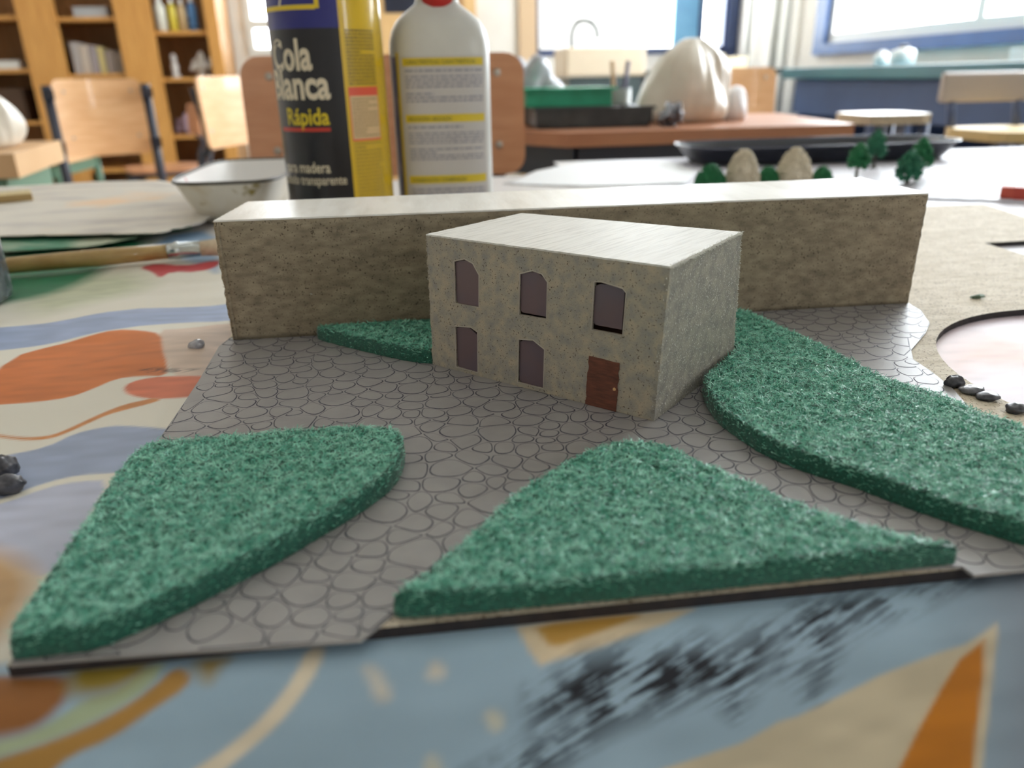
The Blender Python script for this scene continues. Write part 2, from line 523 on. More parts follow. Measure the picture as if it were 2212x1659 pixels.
for xx in (-.2, .2):
    MB().box(xx-.195, xx+.195, -.22, .26, .02, .833).build('counter_door', M['navy'], ct)
book('wooden_crate', 'tan wooden crate on the dark counter, the larger of two', 'crate', (1.93, 4.74, .872), .16, .2, .085, pcol('tan_wood', (190, 146, 106), .6), lid=pcol('tan_wood_lid', (224, 206, 176), .6))
book('wooden_crate', 'pale cream crate on the dark counter, the smaller of two', 'crate', (2.10, 4.74, .872), .13, .16, .07, pcol('cream_wood', (230, 214, 180), .6))
bottle_simple('white_flask', 'narrower of the two white flasks on the teal bench under the window', 'bottle', (2.12, 3.17, .868), .03, .06, M['white'], M['white'])
bottle_simple('white_flask', 'wider of the two white flasks on the teal bench under the window', 'bottle', (2.12, 3.02, .868), .045, .075, M['white'], M['black'])
MB_b = book('paper_tray', 'long white tray on the teal bench, near the picture edge', 'tray', (2.30, 2.30, .868), .16, .5, .045, M['white'])

# ------------------------------------------------------------------ chairs, stools, tables
def chair(label, back_c, yaw, w, z0, z1, ply=None, steel=None, seat_z=.45, group=None, bolts=True, curve=.03, outer=False):
    """school chair; local -Y is the front; back_c = plan position of the back panel's middle"""
    ply = ply or M['ply']; steel = steel or M['steel']
    d = .19
    cx = back_c[0]+d*math.sin(yaw); cy = back_c[1]-d*math.cos(yaw)
    e = thing('school_chair', label, 'chair', (cx, cy, 0), yaw, group)
    # back panel: curved plywood with rounded corners
    nx, nz = 28, 8; v = []; f = []
    hw = w/2; rc = .026
    t = .009
    for side in (0, 1):
        for i in range(nx+1):
            x = -hw*math.cos(math.pi*i/nx)
            for k in range(nz+1):
                z = z0+(z1-z0)*k/nz
                # rounded corners
                ex = max(0, abs(x)-(hw-rc)); 
                dz = rc-math.sqrt(max(0, rc*rc-ex*ex))
                zz = min(max(z, z0+dz), z1-dz)
                y = d-curve*(2*x/w)**2+.06*(zz-z0)+ (t if side else 0)
                v.append((x, y, zz))
    o = (nx+1)*(nz+1)
    for i in range(nx):
        for k in range(nz):
            a = i*(nz+1)+k; b_ = a+nz+1
            f.append((a, b_, b_+1, a+1)); f.append((o+a, o+a+1, o+b_+1, o+b_))
    per = [i*(nz+1) for i in range(nx+1)]+[nx*(nz+1)+k for k in range(1, nz+1)]+[i*(nz+1)+nz for i in range(nx-1, -1, -1)]+[k for k in range(nz-1, 0, -1)]
    for i in range(len(per)):
        a, b_ = per[i], per[(i+1) % len(per)]
        f.append((a, o+a, o+b_, b_))
    mesh_obj('backrest', v, f, ply, e, True).data.polygons.foreach_set('use_smooth', [False]*len(f))
    # seat
    b = MB(); q = []
    for i in range(24):
        a = 2*math.pi*i/24
        ca, sa = math.cos(a), math.sin(a)
        p = (abs(ca)**5+abs(sa)**5)**(-.2)
        q.append((.195*ca*p, -.01+.185*sa*p))
    b.prism(q, seat_z-.012, seat_z)
    b.build('seat', ply, e)
    r = .011
    for sx in (-1, 1):
        xb = sx*(hw-.035)
        if outer:
            xo = sx*(hw+.016)
            MB().tube([(sx*(hw+.03), d+.03, 0), (xo, d-curve*.6, z0-.1), (xo, d-curve*.7+.06*(z1-z0), z1-.02)], .017, 10).build('back_leg', steel, e, True)
            for zc in (z0+.04, z1-.05):
                MB().box(xo-.018, xo+.018, d-curve-.016, d-curve+.03, zc-.018, zc+.018).build('clamp', M['black'], e)
        else:
         MB().tube(arc([(sx*.19, .22, 0), (sx*.18, .19, seat_z-.02), (sx*min(.18, hw-.03), d+.03, z0-.04), (xb, d+.018-curve*.7, z0+.01), (xb, d+.028-curve*.6+.06*(z1-z0), z1-.03)], 5), r, 8).build('back_leg', steel, e, True)
        MB().tube([(sx*.19, -.2, 0), (sx*.175, -.17, seat_z-.024)], r, 8).build('front_leg', steel, e, True)
        MB().tube([(sx*.175, -.17, seat_z-.024), (sx*.18, .19, seat_z-.024)], r, 8).build('side_rail', steel, e, True)
    MB().tube([(-.175, -.17, seat_z-.036), (.175, -.17, seat_z-.036)], r*.9, 8).build('cross_rail', steel, e, True)
    if bolts:
        for sx in (-1, 1):
            for zz in (z0+.25*(z1-z0), z1-.16*(z1-z0)):
                xx = sx*(hw-.035)
                yb = d-curve*(2*xx/w)**2+.06*(zz-z0)
                bo = MB().lathe([(.0055, 0), (.0055, .0012), (.004, .002), (0, .0022)], seg=14).build('bolt', M['zinc'], e, True)
                bo.location = (xx, yb+.0004, zz); bo.rotation_euler = (R(90), 0, 0)
    return e
chair('wooden school chair at the far table edge, right behind the two bottles', (.060, 1.0), 0, .375, .722, .882, M['plypink'])
chair('pale plywood school chair with dark tube legs in front of the cabinets', (-1.03, 3.02), R(24), .29, .605, .872, outer=True)
chair('small brown school chair standing close to the bottle cabinet', (-1.0, 4.25), R(-68), .36, .595, .75, M['plypink'])
chair('brightly lit school chair between the cabinets and the white dish', (-.42, 2.36), R(66), .36, .675, .868)
chair('reddish school chair behind the knotted white bag', (1.10, 2.42), R(8), .40, .67, .866, M['ply'], M['bluesteel'])

def stool(label, loc, w, sz, back=None, ply=None):
    e = thing('work_stool', label, 'stool', (loc[0], loc[1], 0))
    q = []
    for i in range(24):
        a = 2*math.pi*i/24; ca, sa = math.cos(a), math.sin(a); p = (abs(ca)**5+abs(sa)**5)**(-.2)
        q.append((w/2*ca*p, w/2*sa*p))
    MB().prism(q, sz-.024, sz).build('seat', ply or M['cream'], e)
    for sx in (-1, 1):
        for sy in (-1, 1):
            MB().tube([(sx*(w/2-.012)*1.12, sy*(w/2-.012)*1.12, 0), (sx*(w/2-.02), sy*(w/2-.02), sz-.024)], .012, 8).build('leg', M['bluesteel'], e, True)
        MB().tube([(sx*(w/2-.01), -w/2, .25), (sx*(w/2-.01), w/2, .25)], .009, 8).build('footrest', M['bluesteel'], e, True)
    if back:
        z0, z1 = back
        b = MB().box(-w/2-.01, w/2+.03, w/2-.01, w/2+.008, z0, z1)
        b.build('backrest', mat('stool_back', (186, 176, 172), .4), e, bevel=.012, seg=3)
        for sx in (-1, 1):
            MB().tube([(sx*(w/2-.03), w/2-.02, sz-.02), (sx*(w/2-.03), w/2+.014, z1-.03)], .011, 8).build('back_post', M['bluesteel'], e, True)
    return e
stool('tall stool with a pale thin seat in front of the bench', (1.30, 1.80), .185, .748)
stool('tall stool with a yellow seat slab and a grey back by the picture edge', (1.60, 1.70), .25, .708, (.768, .842), mat('yellow_wood_seat', (226, 196, 138), .45))

def table(label, poly, z, th, topm, legm, legs, edge=None):
    cx = sum(p[0] for p in poly)/len(poly); cy = sum(p[1] for p in poly)/len(poly)
    e = thing('school_table', label, 'table', (cx, cy, 0))
    q = [(p[0]-cx, p[1]-cy) for p in poly]
    MB().prism(q, z-th, z).build('table_top', topm, e)
    qi = [(p[0]*.88, p[1]*.88) for p in q]
    b = MB()
    for i in range(len(qi)):
        a, c = Vector((*qi[i-1], 0)), Vector((*qi[i], 0))
        dn = (c-a).normalized(); nn = Vector((-dn.y, dn.x, 0))*.01
        b.add([a-nn+Vector((0,0,z-th-.06)), c-nn+Vector((0,0,z-th-.06)), c+nn+Vector((0,0,z-th-.06)), a+nn+Vector((0,0,z-th-.06)),
               a-nn+Vector((0,0,z-th)), c-nn+Vector((0,0,z-th)), c+nn+Vector((0,0,z-th)), a+nn+Vector((0,0,z-th))],
              [(0,3,2,1),(4,5,6,7),(0,1,5,4),(1,2,6,5),(2,3,7,6),(3,0,4,7)])
    b.build('apron_frame', legm, e)
    for lx, ly in legs:
        MB().tube([(lx-cx, ly-cy, 0), (lx-cx, ly-cy, z-th)], .018, 10).build('leg', legm, e, True)
    return e
beech = mat('beech_table_edge', (186, 128, 92), .4, (170, 112, 80), 5, 4, .3, .7, (1, 6, 6))
table('wooden side table carrying the green tray and the white bag', [(.379, 1.324), (.965, 1.355), (1.04, 1.86), (-.02, 1.86)], .752, .026, beech, M['steel'], [(.40, 1.40), (.90, 1.42), (.95, 1.78), (.12, 1.80)])
table('small light wood table by the picture edge beyond the papers', [(-1.35, 1.42), (-.645, 1.45), (-.70, 1.80), (-1.35, 1.80)], .735, .045, mat('light_table', (222, 182, 138), .4, (206, 164, 118), 5), M['greensteel'], [(-.74, 1.52), (-.76, 1.74), (-1.25, 1.5), (-1.25, 1.74)])
table('low table with green legs between the chairs and the cabinets', [(-2.5, 3.55), (-1.42, 3.55), (-1.42, 4.15), (-2.5, 4.15)], .56, .03, M['ply'], M['greensteel'], [(-1.48, 3.62), (-1.48, 4.08), (-1.72, 3.62), (-2.4, 4.08), (-2.4, 3.62)])

# things on the side table
e = thing('green_tray', 'green plastic tray stacked on the dark tray', 'tray', (.42, 1.58, .792))
gm = mat('green_plastic', (46, 178, 138), .35, (32, 156, 118), 20)
b = MB(); b.box(-.09, .09, -.07, .07, 0, .006).box(-.09, .09, -.07, -.062, .006, .034).box(-.09, .09, .062, .07, .006, .034).box(-.09, -.082, -.062, .062, .006, .034).box(.082, .09, -.062, .062, .006, .034)
b.build('tray_body', gm, e)
MB().box(-.098, .098, -.078, .078, .030, .036).build('tray_rim', gm, e)
e = thing('dark_tray', 'grey black tray under the green tray on the side table', 'tray', (.460, 1.545, .752))
dm = mat('dark_tray_plastic', (66, 70, 72), .4, (46, 50, 54), 25)
b = MB(); b.box(-.115, .115, -.09, .09, 0, .006).box(-.12, .12, -.095, -.085, .006, .038).box(-.12, .12, .085, .095, .006, .038).box(-.12, -.11, -.085, .085, .006, .038).box(.11, .12, -.085, .085, .006, .038)
b.build('tray_body', dm, e)
MB().box(-.125, .125, -.1, -.085, .034, .04).build('tray_rim', dm, e)

# knotted plastic bag with folds
def bag(name, label, loc, r, h, m, seed, knot=True):
    rg = np.random.default_rng(seed); ph = rg.random(8)*6.28
    v = []; f = []; n = 96; prof = [(0, .0), (.75, 0.0), (.95, .05), (1.02, .16), (.98, .32), (.90, .5), (.80, .66), (.66, .78), (.50, .87), (.36, .93), (.27, .97), (.16, 1.0), (.06, 1.0), (0, .98)]
    if not knot:
        prof = [(0, 0), (.8, 0), (1, .15), (.95, .4), (.7, .7), (.4, .9), (0, .97)]
    pr = [(p[0], p[1]) for p in prof]
    P = arc([(a, 0, b) for a, b in pr], 4)
    for p in P:
        t = p.z
        for j in range(n):
            a = 2*math.pi*j/n
            amp = .04+.13*t
            w = 1+amp*(abs(math.sin(2.5*a+ph[0]+1.2*t+.8*math.sin(a+ph[5])))*.7-.3+math.sin(9*a+ph[1]-4*t+1.5*math.sin(2*a+ph[6]))*.25+math.sin(17*a+ph[2]+3*math.sin(a))*.16-abs(math.sin(5.5*a+ph[7]))*.3)+.10*math.sin(2*a+ph[3])+.08*math.sin(3*a+ph[4]+5*t)
            v.append((p.x*r*w*math.cos(a)+.12*r*t, p.x*r*w*math.sin(a)*.8, max(0, p.z)*h))
    for i in range(len(P)-1):
        for j in range(n):
            f.append((i*n+j, i*n+(j+1) % n, (i+1)*n+(j+1) % n, (i+1)*n+j))
    o = mesh_obj(name, v, f, m, None, True); o.location = loc
    return tag(o, label, 'bag')
bagm = mat('white_bag_film', (228, 220, 206), .35, (214, 204, 188), 15, trans=.0, coat=.2)
bag('plastic_bag', 'knotted white plastic bag standing on the side table', (.690, 1.58, .752), .098, .168, bagm, 2)
bag('plastic_bag', 'small crumpled white bag lying against the knotted bag', (.812, 1.60, .752), .035, .075, mat('white_film', (236, 236, 240), .3), 9, False)
lump('plastic_wrap', 'crumpled clear grey wrap behind the green tray', 'wrap', (.36, 1.72, .752), .07, .05, .075, mat('grey_film', (190, 190, 196), .25, (160, 160, 170), 20), 12, .6)
lump('plastic_wrap', 'crumpled dark wrap between the dark tray and the bag', 'wrap', (.610, 1.44, .752), .020, .03, .02, mat('dark_film', (120, 120, 128), .25, (80, 80, 90), 40), 14, .6)
e = thing('brush_jar', 'small jar holding two brushes beside the green tray', 'jar', (.575, 1.70, .752))
MB().lathe([(.026, 0), (.028, .004), (.028, .07), (.025, .07), (.025, .006), (0, .006)], seg=24, cap=False).build('jar_body', mat('jar_glass', (170, 180, 178), .15, alpha=.6), e, True)
for i, (dx, c) in enumerate(((-.018, (200, 160, 110)), (.02, (84, 78, 110)))):
    MB().tube([(dx*.3, .0, .008), (dx, .0, .128)], .005, 8).build('brush_handle', mat('handle_%d' % i, c, .4), e, True)

# white bag on the small table by the left picture edge
bag('plastic_bag', 'white plastic bag on the light wood table, cut by the picture edge', (-.80, 1.60, .735), .10, .13, bagm, 21, False)
# ------------------------------------------------------------------ work table and its printed cloth
ZC, ZB, ZS = .741, .744, .745          # cloth, board top, grey sheet top
V0, RB, AM = -.0015, .010, R(74)
wood_t = mat('table_laminate', (200, 190, 170), .5)
e = thing('work_table', 'large work table hidden under the printed cloth', 'table', (.2, .40, 0))
MB().prism([(-.95, -.4015), (1.25, -.4015), (1.25, .52), (.09, .52), (.09, .388), (-.95, .388)], .715, .7395).build('table_top', wood_t, e)
for lx, ly in ((-.9, -.35), (1.2, -.35), (1.2, .47), (-.9, .34)):
    MB().box(lx-.02, lx+.02, ly-.02, ly+.02, 0, .715).build('leg', M['steel'], e)

PAT = {'blue1': [(-0.1245, 0.2489), (-0.1168, 0.2504), (-0.0909, 0.2545), (-0.0662, 0.2725), (-0.0356, 0.27), (-0.0171, 0.2708), (0.014, 0.2859), (0.0226, 0.2571), (-0.0086, 0.2412), (-0.0286, 0.2427), (-0.0554, 0.2388), (-0.0838, 0.2213), (-0.1014, 0.2168), (-0.1089, 0.2163)], 'pink': [(-0.0388, 0.2328), (-0.0262, 0.2333), (-0.0081, 0.2388), (0.0156, 0.242), (0.0265, 0.1687), (-0.0013, 0.1559), (-0.012, 0.1672), (-0.0189, 0.1796), (-0.0274, 0.2014)], 'orange1': [(-0.0871, 0.1639), (-0.0923, 0.2072), (-0.0824, 0.2178), (-0.0698, 0.2267), (-0.0586, 0.2358), (-0.045, 0.2325), (-0.0353, 0.2265), (-0.0274, 0.2014), (-0.0203, 0.1826), (-0.0173, 0.1702), (-0.0286, 0.1722), (-0.0369, 0.1706), (-0.0421, 0.1607), (-0.0478, 0.1533), (-0.0582, 0.1506), (-0.0709, 0.1502), (-0.0805, 0.1501)], 'orange2': [(-0.0304, 0.1586), (-0.0301, 0.1659), (-0.0226, 0.1701), (-0.0126, 0.1694), (0.0052, 0.1662), (0.006, 0.1466), (-0.0035, 0.1455), (-0.0106, 0.1459), (-0.0176, 0.1471), (-0.0256, 0.1517)], 'oline': [(-0.0161, 0.1477), (-0.0181, 0.1463), (-0.0245, 0.143), (-0.0291, 0.1374), (-0.033, 0.1308), (-0.0366, 0.1241), (-0.04, 0.1195), (-0.0447, 0.1185), (-0.051, 0.1195), (-0.0582, 0.1225), (-0.0657, 0.126), (-0.0646, 0.1236), (-0.0571, 0.1202), (-0.05, 0.1172), (-0.0436, 0.1158), (-0.0386, 0.1171), (-0.0352, 0.1212), (-0.0315, 0.1274), (-0.0275, 0.1339), (-0.0224, 0.1375), (-0.0159, 0.1415), (-0.012, 0.1452)], 'blue2': [(-0.0545, 0.1026), (-0.0502, 0.1051), (-0.0382, 0.1097), (-0.0333, 0.1194), (-0.0256, 0.1229), (-0.0197, 0.1235), (-0.0046, 0.1186), (0.0127, 0.1098), (0.0131, 0.0898), (-0.0027, 0.0879), (-0.01, 0.0876), (-0.0201, 0.0881), (-0.028, 0.0848), (-0.0369, 0.0759), (-0.04, 0.0721)], 'lav': [(-0.0406, 0.0685), (-0.0351, 0.0721), (-0.0266, 0.0812), (-0.0185, 0.0838), (-0.0097, 0.0829), (-0.0072, 0.0631), (-0.0064, 0.0452), (-0.0072, 0.0337), (-0.0156, 0.0388), (-0.0323, 0.0514)], 'tan1': [(-0.0317, 0.0503), (-0.0239, 0.0476), (-0.0158, 0.0417), (-0.0094, 0.0341), (-0.0076, 0.0251), (-0.0073, 0.0155), (-0.0108, 0.0075)], 'green1': [(-0.2061, 0.4258), (-0.1773, 0.4501), (-0.1563, 0.4794), (-0.1097, 0.469), (-0.1067, 0.4269), (-0.1113, 0.3537), (-0.1211, 0.3127), (-0.1459, 0.2986)], 'red1': [(-0.0897, 0.3713), (-0.0809, 0.3799), (-0.0612, 0.3705), (-0.0442, 0.3871), (-0.0405, 0.3727), (-0.0484, 0.3528), (-0.0659, 0.3564), (-0.0685, 0.3415), (-0.0776, 0.3588)], 'blue3': [(-0.1097, 0.469), (-0.0712, 0.5079), (-0.0318, 0.3374), (-0.0502, 0.3721), (-0.0804, 0.399)], 'palegrn': [(-0.1609, 0.358), (-0.1258, 0.3567), (-0.0864, 0.3606), (-0.067, 0.3223), (-0.0874, 0.2872), (-0.111, 0.2662)], 'brown': [(-0.0062, 0.0015), (0.0012, 0.0004), (0.0118, -0.001), (0.0131, -0.0057), (0.0095, -0.0099), (0.0046, -0.0114), (-0.0019, -0.0115)], 'olive1': [(0.0108, 0.0015), (0.0203, 0.0011), (0.0266, 0.0012), (0.026, -0.0027), (0.0215, -0.0057), (0.0164, -0.006), (0.0128, -0.0052)], 'pgreen': [(-0.0019, -0.0123), (0.0063, -0.0116), (0.0119, -0.0094), (0.0165, -0.0065), (0.0224, -0.0058), (0.0263, -0.0008), (0.0296, 0.0002), (0.0284, -0.0055), (0.0212, -0.0095), (0.0121, -0.0127), (0.0012, -0.0149), (-0.0022, -0.0159)], 'ochre': [(-0.0022, -0.0159), (0.0011, -0.0152), (0.0121, -0.0129), (0.0213, -0.01), (0.0285, -0.006), (0.0319, -0.0017), (0.0352, -0.0034), (0.0354, -0.0063), (0.029, -0.0099), (0.0212, -0.0142), (0.0143, -0.0162), (0.0098, -0.0193), (0.0052, -0.0225), (-0.0031, -0.0233)], 'olive2': [(0.0361, -0.0003), (0.0425, -0.0004), (0.0404, -0.0034), (0.0391, -0.0063), (0.0361, -0.0023)], 'wstripe': [(0.0295, -0.0258), (0.035, -0.0226), (0.0433, -0.018), (0.0508, -0.0123), (0.0561, -0.0063), (0.0578, -0.0002), (0.0616, -0.0002), (0.0606, -0.0054), (0.0571, -0.0103), (0.0523, -0.0152), (0.0448, -0.0206), (0.0373, -0.0259)], 'box': [(0.1014, -0.0004), (0.108, 0.0001), (0.1202, 0.0002), (0.1358, -0.0001), (0.1409, -0.0005), (0.1336, -0.0037), (0.1185, -0.0073), (0.105, -0.0095), (0.103, -0.0061)], 'boxin': [(0.1054, -0.0006), (0.1202, 0.0), (0.1305, -0.0003), (0.1225, -0.0031), (0.114, -0.0053), (0.1079, -0.0065), (0.1062, -0.0033)], 'spot1': [(0.0693, -0.0059), (0.0721, -0.0066), (0.0747, -0.0114), (0.0738, -0.0123), (0.0719, -0.0119), (0.0707, -0.0083)], 'spot2': [(0.0823, -0.0082), (0.0834, -0.0064), (0.0852, -0.0073), (0.0857, -0.0089), (0.0841, -0.0095), (0.0823, -0.0091)], 'spot3': [(0.093, -0.0173), (0.0949, -0.0169), (0.0967, -0.0187), (0.0961, -0.0208), (0.0944, -0.021)], 'spot4': [(0.0801, -0.0276), (0.0813, -0.0238), (0.0831, -0.025), (0.0838, -0.029), (0.0813, -0.0308)], 'cream': [(0.1246, -0.0407), (0.1268, -0.0353), (0.1473, -0.0311), (0.1557, -0.0274), (0.1599, -0.0267), (0.1684, -0.0237), (0.179, -0.0197), (0.1855, -0.018), (0.1931, -0.016), (0.1986, -0.015), (0.2069, -0.0111), (0.2058, -0.019), (0.2043, -0.0318), (0.2028, -0.0446), (0.2018, -0.0535)], 'orange3': [(0.1779, -0.0502), (0.1834, -0.0411), (0.1883, -0.0319), (0.1932, -0.024), (0.1975, -0.0181), (0.2032, -0.0145), (0.2031, -0.0219), (0.2016, -0.0336), (0.2006, -0.0443), (0.1999, -0.0532)], 'pinkhole': [(0.2932, 0.1369), (0.3138, 0.1541), (0.3337, 0.1601), (0.3476, 0.1447), (0.3314, 0.114), (0.3127, 0.1199), (0.3023, 0.1244), (0.2864, 0.116)], 'lavhole': [(0.321, 0.1837), (0.3615, 0.1996), (0.4504, 0.2181), (0.2955, 0.0552), (0.2695, 0.0596), (0.2705, 0.0845), (0.2816, 0.1229)]}
SMEAR = {'sm1': [(0.1031, -0.0145), (0.1144, -0.0087), (0.1223, -0.0082), (0.1405, -0.0081), (0.1441, -0.0103), (0.1543, -0.0066), (0.1583, -0.0072), (0.1517, -0.0171), (0.1464, -0.0248), (0.1414, -0.02), (0.1293, -0.0216), (0.1212, -0.0237), (0.1112, -0.0286), (0.1052, -0.0319), (0.0917, -0.0311), (0.088, -0.0298), (0.1007, -0.0252), (0.1125, -0.0211), (0.1028, -0.0215)], 'sm2': [(0.1584, -0.0069), (0.1632, -0.003), (0.1708, -0.001), (0.202, -0.0011), (0.2086, -0.0), (0.1932, -0.0041), (0.1759, -0.0083), (0.1699, -0.011), (0.1674, -0.0178), (0.1642, -0.0227), (0.1621, -0.0219), (0.1653, -0.0145), (0.16, -0.018), (0.1538, -0.0163)], 'sm3': [(-0.0306, 0.1789), (-0.0236, 0.1798), (-0.0177, 0.1782), (-0.0061, 0.1762), (-0.011, 0.1738), (-0.0185, 0.1746), (-0.0258, 0.1749)]}


PCOL = dict(blue1=(160, 174, 204), pink=(216, 194, 178), orange1=(208, 120, 66), orange2=(218, 122, 90), oline=(206, 138, 84), blue2=(158, 170, 196),
            lav=(190, 194, 214), tan1=(196, 160, 118), green1=(40, 120, 84), red1=(196, 74, 80), blue3=(146, 174, 204), palegrn=(196, 200, 172),
            brown=(150, 98, 52), olive1=(150, 128, 52), pgreen=(168, 182, 150), ochre=(172, 130, 66), olive2=(160, 134, 60), wstripe=(228, 216, 194),
            box=(220, 202, 172), boxin=(190, 146, 70), spot1=(212, 204, 190), spot2=(212, 204, 190), spot3=(206, 204, 186), spot4=(206, 204, 186),
            cream=(206, 194, 168), orange3=(196, 122, 28), lavhole=(222, 208, 218), pinkhole=(206, 158, 140))
PORDER = ['palegrn', 'green1', 'blue3', 'red1', 'blue1', 'pink', 'orange1', 'orange2', 'oline', 'blue2', 'lav', 'tan1', 'lavhole', 'pinkhole',
          'pgreen', 'brown', 'olive1', 'ochre', 'olive2', 'wstripe', 'box', 'boxin', 'spot1', 'spot2', 'spot3', 'spot4', 'cream', 'orange3']
SOFT = dict(spot1=.0016, spot2=.0014, spot3=.0014, spot4=.0016, tan1=.004, green1=.008, palegrn=.012, blue3=.004, brown=.0012, olive1=.002, olive2=.002, lavhole=.01, pinkhole=.012)

gu = np.concatenate([np.linspace(-.95, -.42, 40, endpoint=False), np.linspace(-.42, -.2, 90, endpoint=False), np.linspace(-.2, .30, 460, endpoint=False), np.linspace(.30, .48, 100, endpoint=False), np.linspace(.48, 1.25, 60)])
gw = np.concatenate([np.linspace(-.34, -.06, 20, endpoint=False), np.linspace(-.06, .006, 100, endpoint=False), np.linspace(.006, .28, 210, endpoint=False), np.linspace(.28, .50, 100, endpoint=False), np.linspace(.50, .935, 70)])
U, Wc = np.meshgrid(gu, gw)
s_ = np.maximum(0, V0-Wc)
tt = np.minimum(s_/RB, AM)
q_ = np.maximum(0, s_-RB*AM)
VV = np.where(Wc >= V0, Wc, V0-RB*np.sin(tt)-q_*math.cos(AM))
ZZ = np.where(Wc >= V0, ZC, ZC-RB*(1-np.cos(tt))-q_*math.sin(AM))
# soft waves of the vinyl, flattened under the board and things that lie on it
onboard = np.clip(sdf([(0, 0), (.56, 0), (.56, .465), (0, .465)], U, Wc)/.012+1.0, 0, 1)
wave = (vnoise(U, Wc*1.6, 14, 3)-.5)*.0042+(vnoise(U*.6, Wc*2.2, 34, 4)-.5)*.0016
wave = np.where(wave > 0, wave, wave*.15)
flat = (1-onboard)*np.clip((Wc-.004)/.03, 0, 1)*np.clip((.1-U)/.1, 0, 1)
ZZ = ZZ+wave*flat
hang = np.clip(-Wc/.03, 0, 1)
VV = VV-hang*(vnoise(U, Wc*0, 22, 8))*.004
col = np.empty(U.shape+(3,))
col[:] = srgb((228, 223, 210))
back = np.clip((Wc-.42)/.08, 0, 1)[..., None]
col = col*(1-back*.6)+np.array(srgb((212, 208, 214)))*back*.6
rightm = np.clip((U-.30)/.06, 0, 1)[..., None]
col = col*(1-rightm)+np.array(srgb((214, 212, 222)))*rightm
fm_ = np.clip((.006-Wc)/.003, 0, 1)[..., None]
col = col*(1-fm_)+np.array(srgb((158, 184, 204)))*fm_
right_shade = fm_*np.clip((U-.19)/.03, 0, 1)[..., None]
col = col*(1-right_shade)+np.array(srgb((132, 142, 156)))*right_shade  # shade of the hanging cloth painted in as grey at front right
mot = (vnoise(U*2, Wc*5, 40, 12)-.5)[..., None]*fm_
col = col*(1+mot*.18)
for k in PORDER:
    P = PAT[k]; P = smooth_closed(P, 1) if k not in ('cream', 'orange3', 'box') else P
    xs_ = [p[0] for p in P]; ys_ = [p[1] for p in P]
    so = SOFT.get(k, .0007)
    i0, i1 = np.searchsorted(gu, [min(xs_)-so*2, max(xs_)+so*2]); j0, j1 = np.searchsorted(gw, [min(ys_)-so*2, max(ys_)+so*2])
    if i1 <= i0 or j1 <= j0:
        continue
    sl = (slice(j0, j1), slice(i0, i1))
    d = sdf(P, U[sl], Wc[sl])
    a = np.clip(d/so*.5+.5, 0, 1)[..., None]
    c = np.array(srgb(PCOL[k]))
    vv = 1+.22*(vnoise(U[sl]*1.5, Wc[sl]*4, 70, 21)-.5)[..., None]
    col[sl] = col[sl]*(1-a)+c*vv*a
sm = np.zeros(U.shape)
for k, P in SMEAR.items():
    d = sdf(P, U, Wc)
    sm = np.maximum(sm, np.clip(d/(.004 if k != 'sm3' else .0012)*.5+.5, 0, 1)*(1 if k != 'sm3' else .8))
nv = U.size
verts = np.stack([U, VV, ZZ], -1).reshape(-1, 3)
ny, nx = U.shape
ii = np.arange(nv).reshape(ny, nx)
q = np.stack([ii[:-1, :-1], ii[:-1, 1:], ii[1:, 1:], ii[1:, :-1]], -1)
keep = ~((U[:-1, :-1] < .28) & (Wc[1:, 1:] > .79))
quads = q[keep]
me = bpy.data.meshes.new('tablecloth')
me.vertices.add(nv); me.vertices.foreach_set('co', verts.ravel())
me.loops.add(quads.size); me.loops.foreach_set('vertex_index', quads.ravel().astype(np.int32))
me.polygons.add(len(quads)); me.polygons.foreach_set('loop_start', np.arange(0, quads.size, 4, dtype=np.int32))
me.polygons.foreach_set('use_smooth', np.ones(len(quads), bool))
me.update(); me.validate()
ca = me.color_attributes.new('print', 'FLOAT_COLOR', 'POINT')  # print colours, with the front right shade painted in
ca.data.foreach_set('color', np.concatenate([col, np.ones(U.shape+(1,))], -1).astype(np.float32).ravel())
fa = me.attributes.new('smear', 'FLOAT', 'POINT')
fa.data.foreach_set('value', sm.astype(np.float32).ravel())
ps = me.attributes.new('flat_pos', 'FLOAT_VECTOR', 'POINT')
ps.data.foreach_set('vector', np.stack([U, Wc, U*0], -1).astype(np.float32).ravel())
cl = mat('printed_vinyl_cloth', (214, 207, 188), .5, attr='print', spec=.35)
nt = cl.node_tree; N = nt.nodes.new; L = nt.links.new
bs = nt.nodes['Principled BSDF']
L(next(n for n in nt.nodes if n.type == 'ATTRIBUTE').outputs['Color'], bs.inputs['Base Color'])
ap = N('ShaderNodeAttribute'); ap.attribute_name = 'flat_pos'
asm = N('ShaderNodeAttribute'); asm.attribute_name = 'smear'
mp = N('ShaderNodeMapping'); mp.vector_type = 'TEXTURE'; mp.inputs['Rotation'].default_value = (0, 0, R(24)); mp.inputs['Scale'].default_value = (1/55, 1/650, 1)
L(ap.outputs['Vector'], mp.inputs['Vector'])
nz = N('ShaderNodeTexNoise'); nz.inputs['Scale'].default_value = 1.0; nz.inputs['Detail'].default_value = 6; nz.inputs['Roughness'].default_value = .62
L(mp.outputs['Vector'], nz.inputs['Vector'])
nb = N('ShaderNodeTexNoise'); nb.inputs['Scale'].default_value = 90; nb.inputs['Detail'].default_value = 3
L(ap.outputs['Vector'], nb.inputs['Vector'])
nh = N('ShaderNodeMath'); nh.operation = 'MULTIPLY'; nh.inputs[1].default_value = .75; L(nb.outputs['Fac'], nh.inputs[0])
ad = N('ShaderNodeMath'); ad.operation = 'ADD'; L(nz.outputs['Fac'], ad.inputs[0]); L(nh.outputs['Value'], ad.inputs[1])
mr = N('ShaderNodeMapRange'); mr.inputs['From Min'].default_value = .79; mr.inputs['From Max'].default_value = .93
L(ad.outputs['Value'], mr.inputs['Value'])
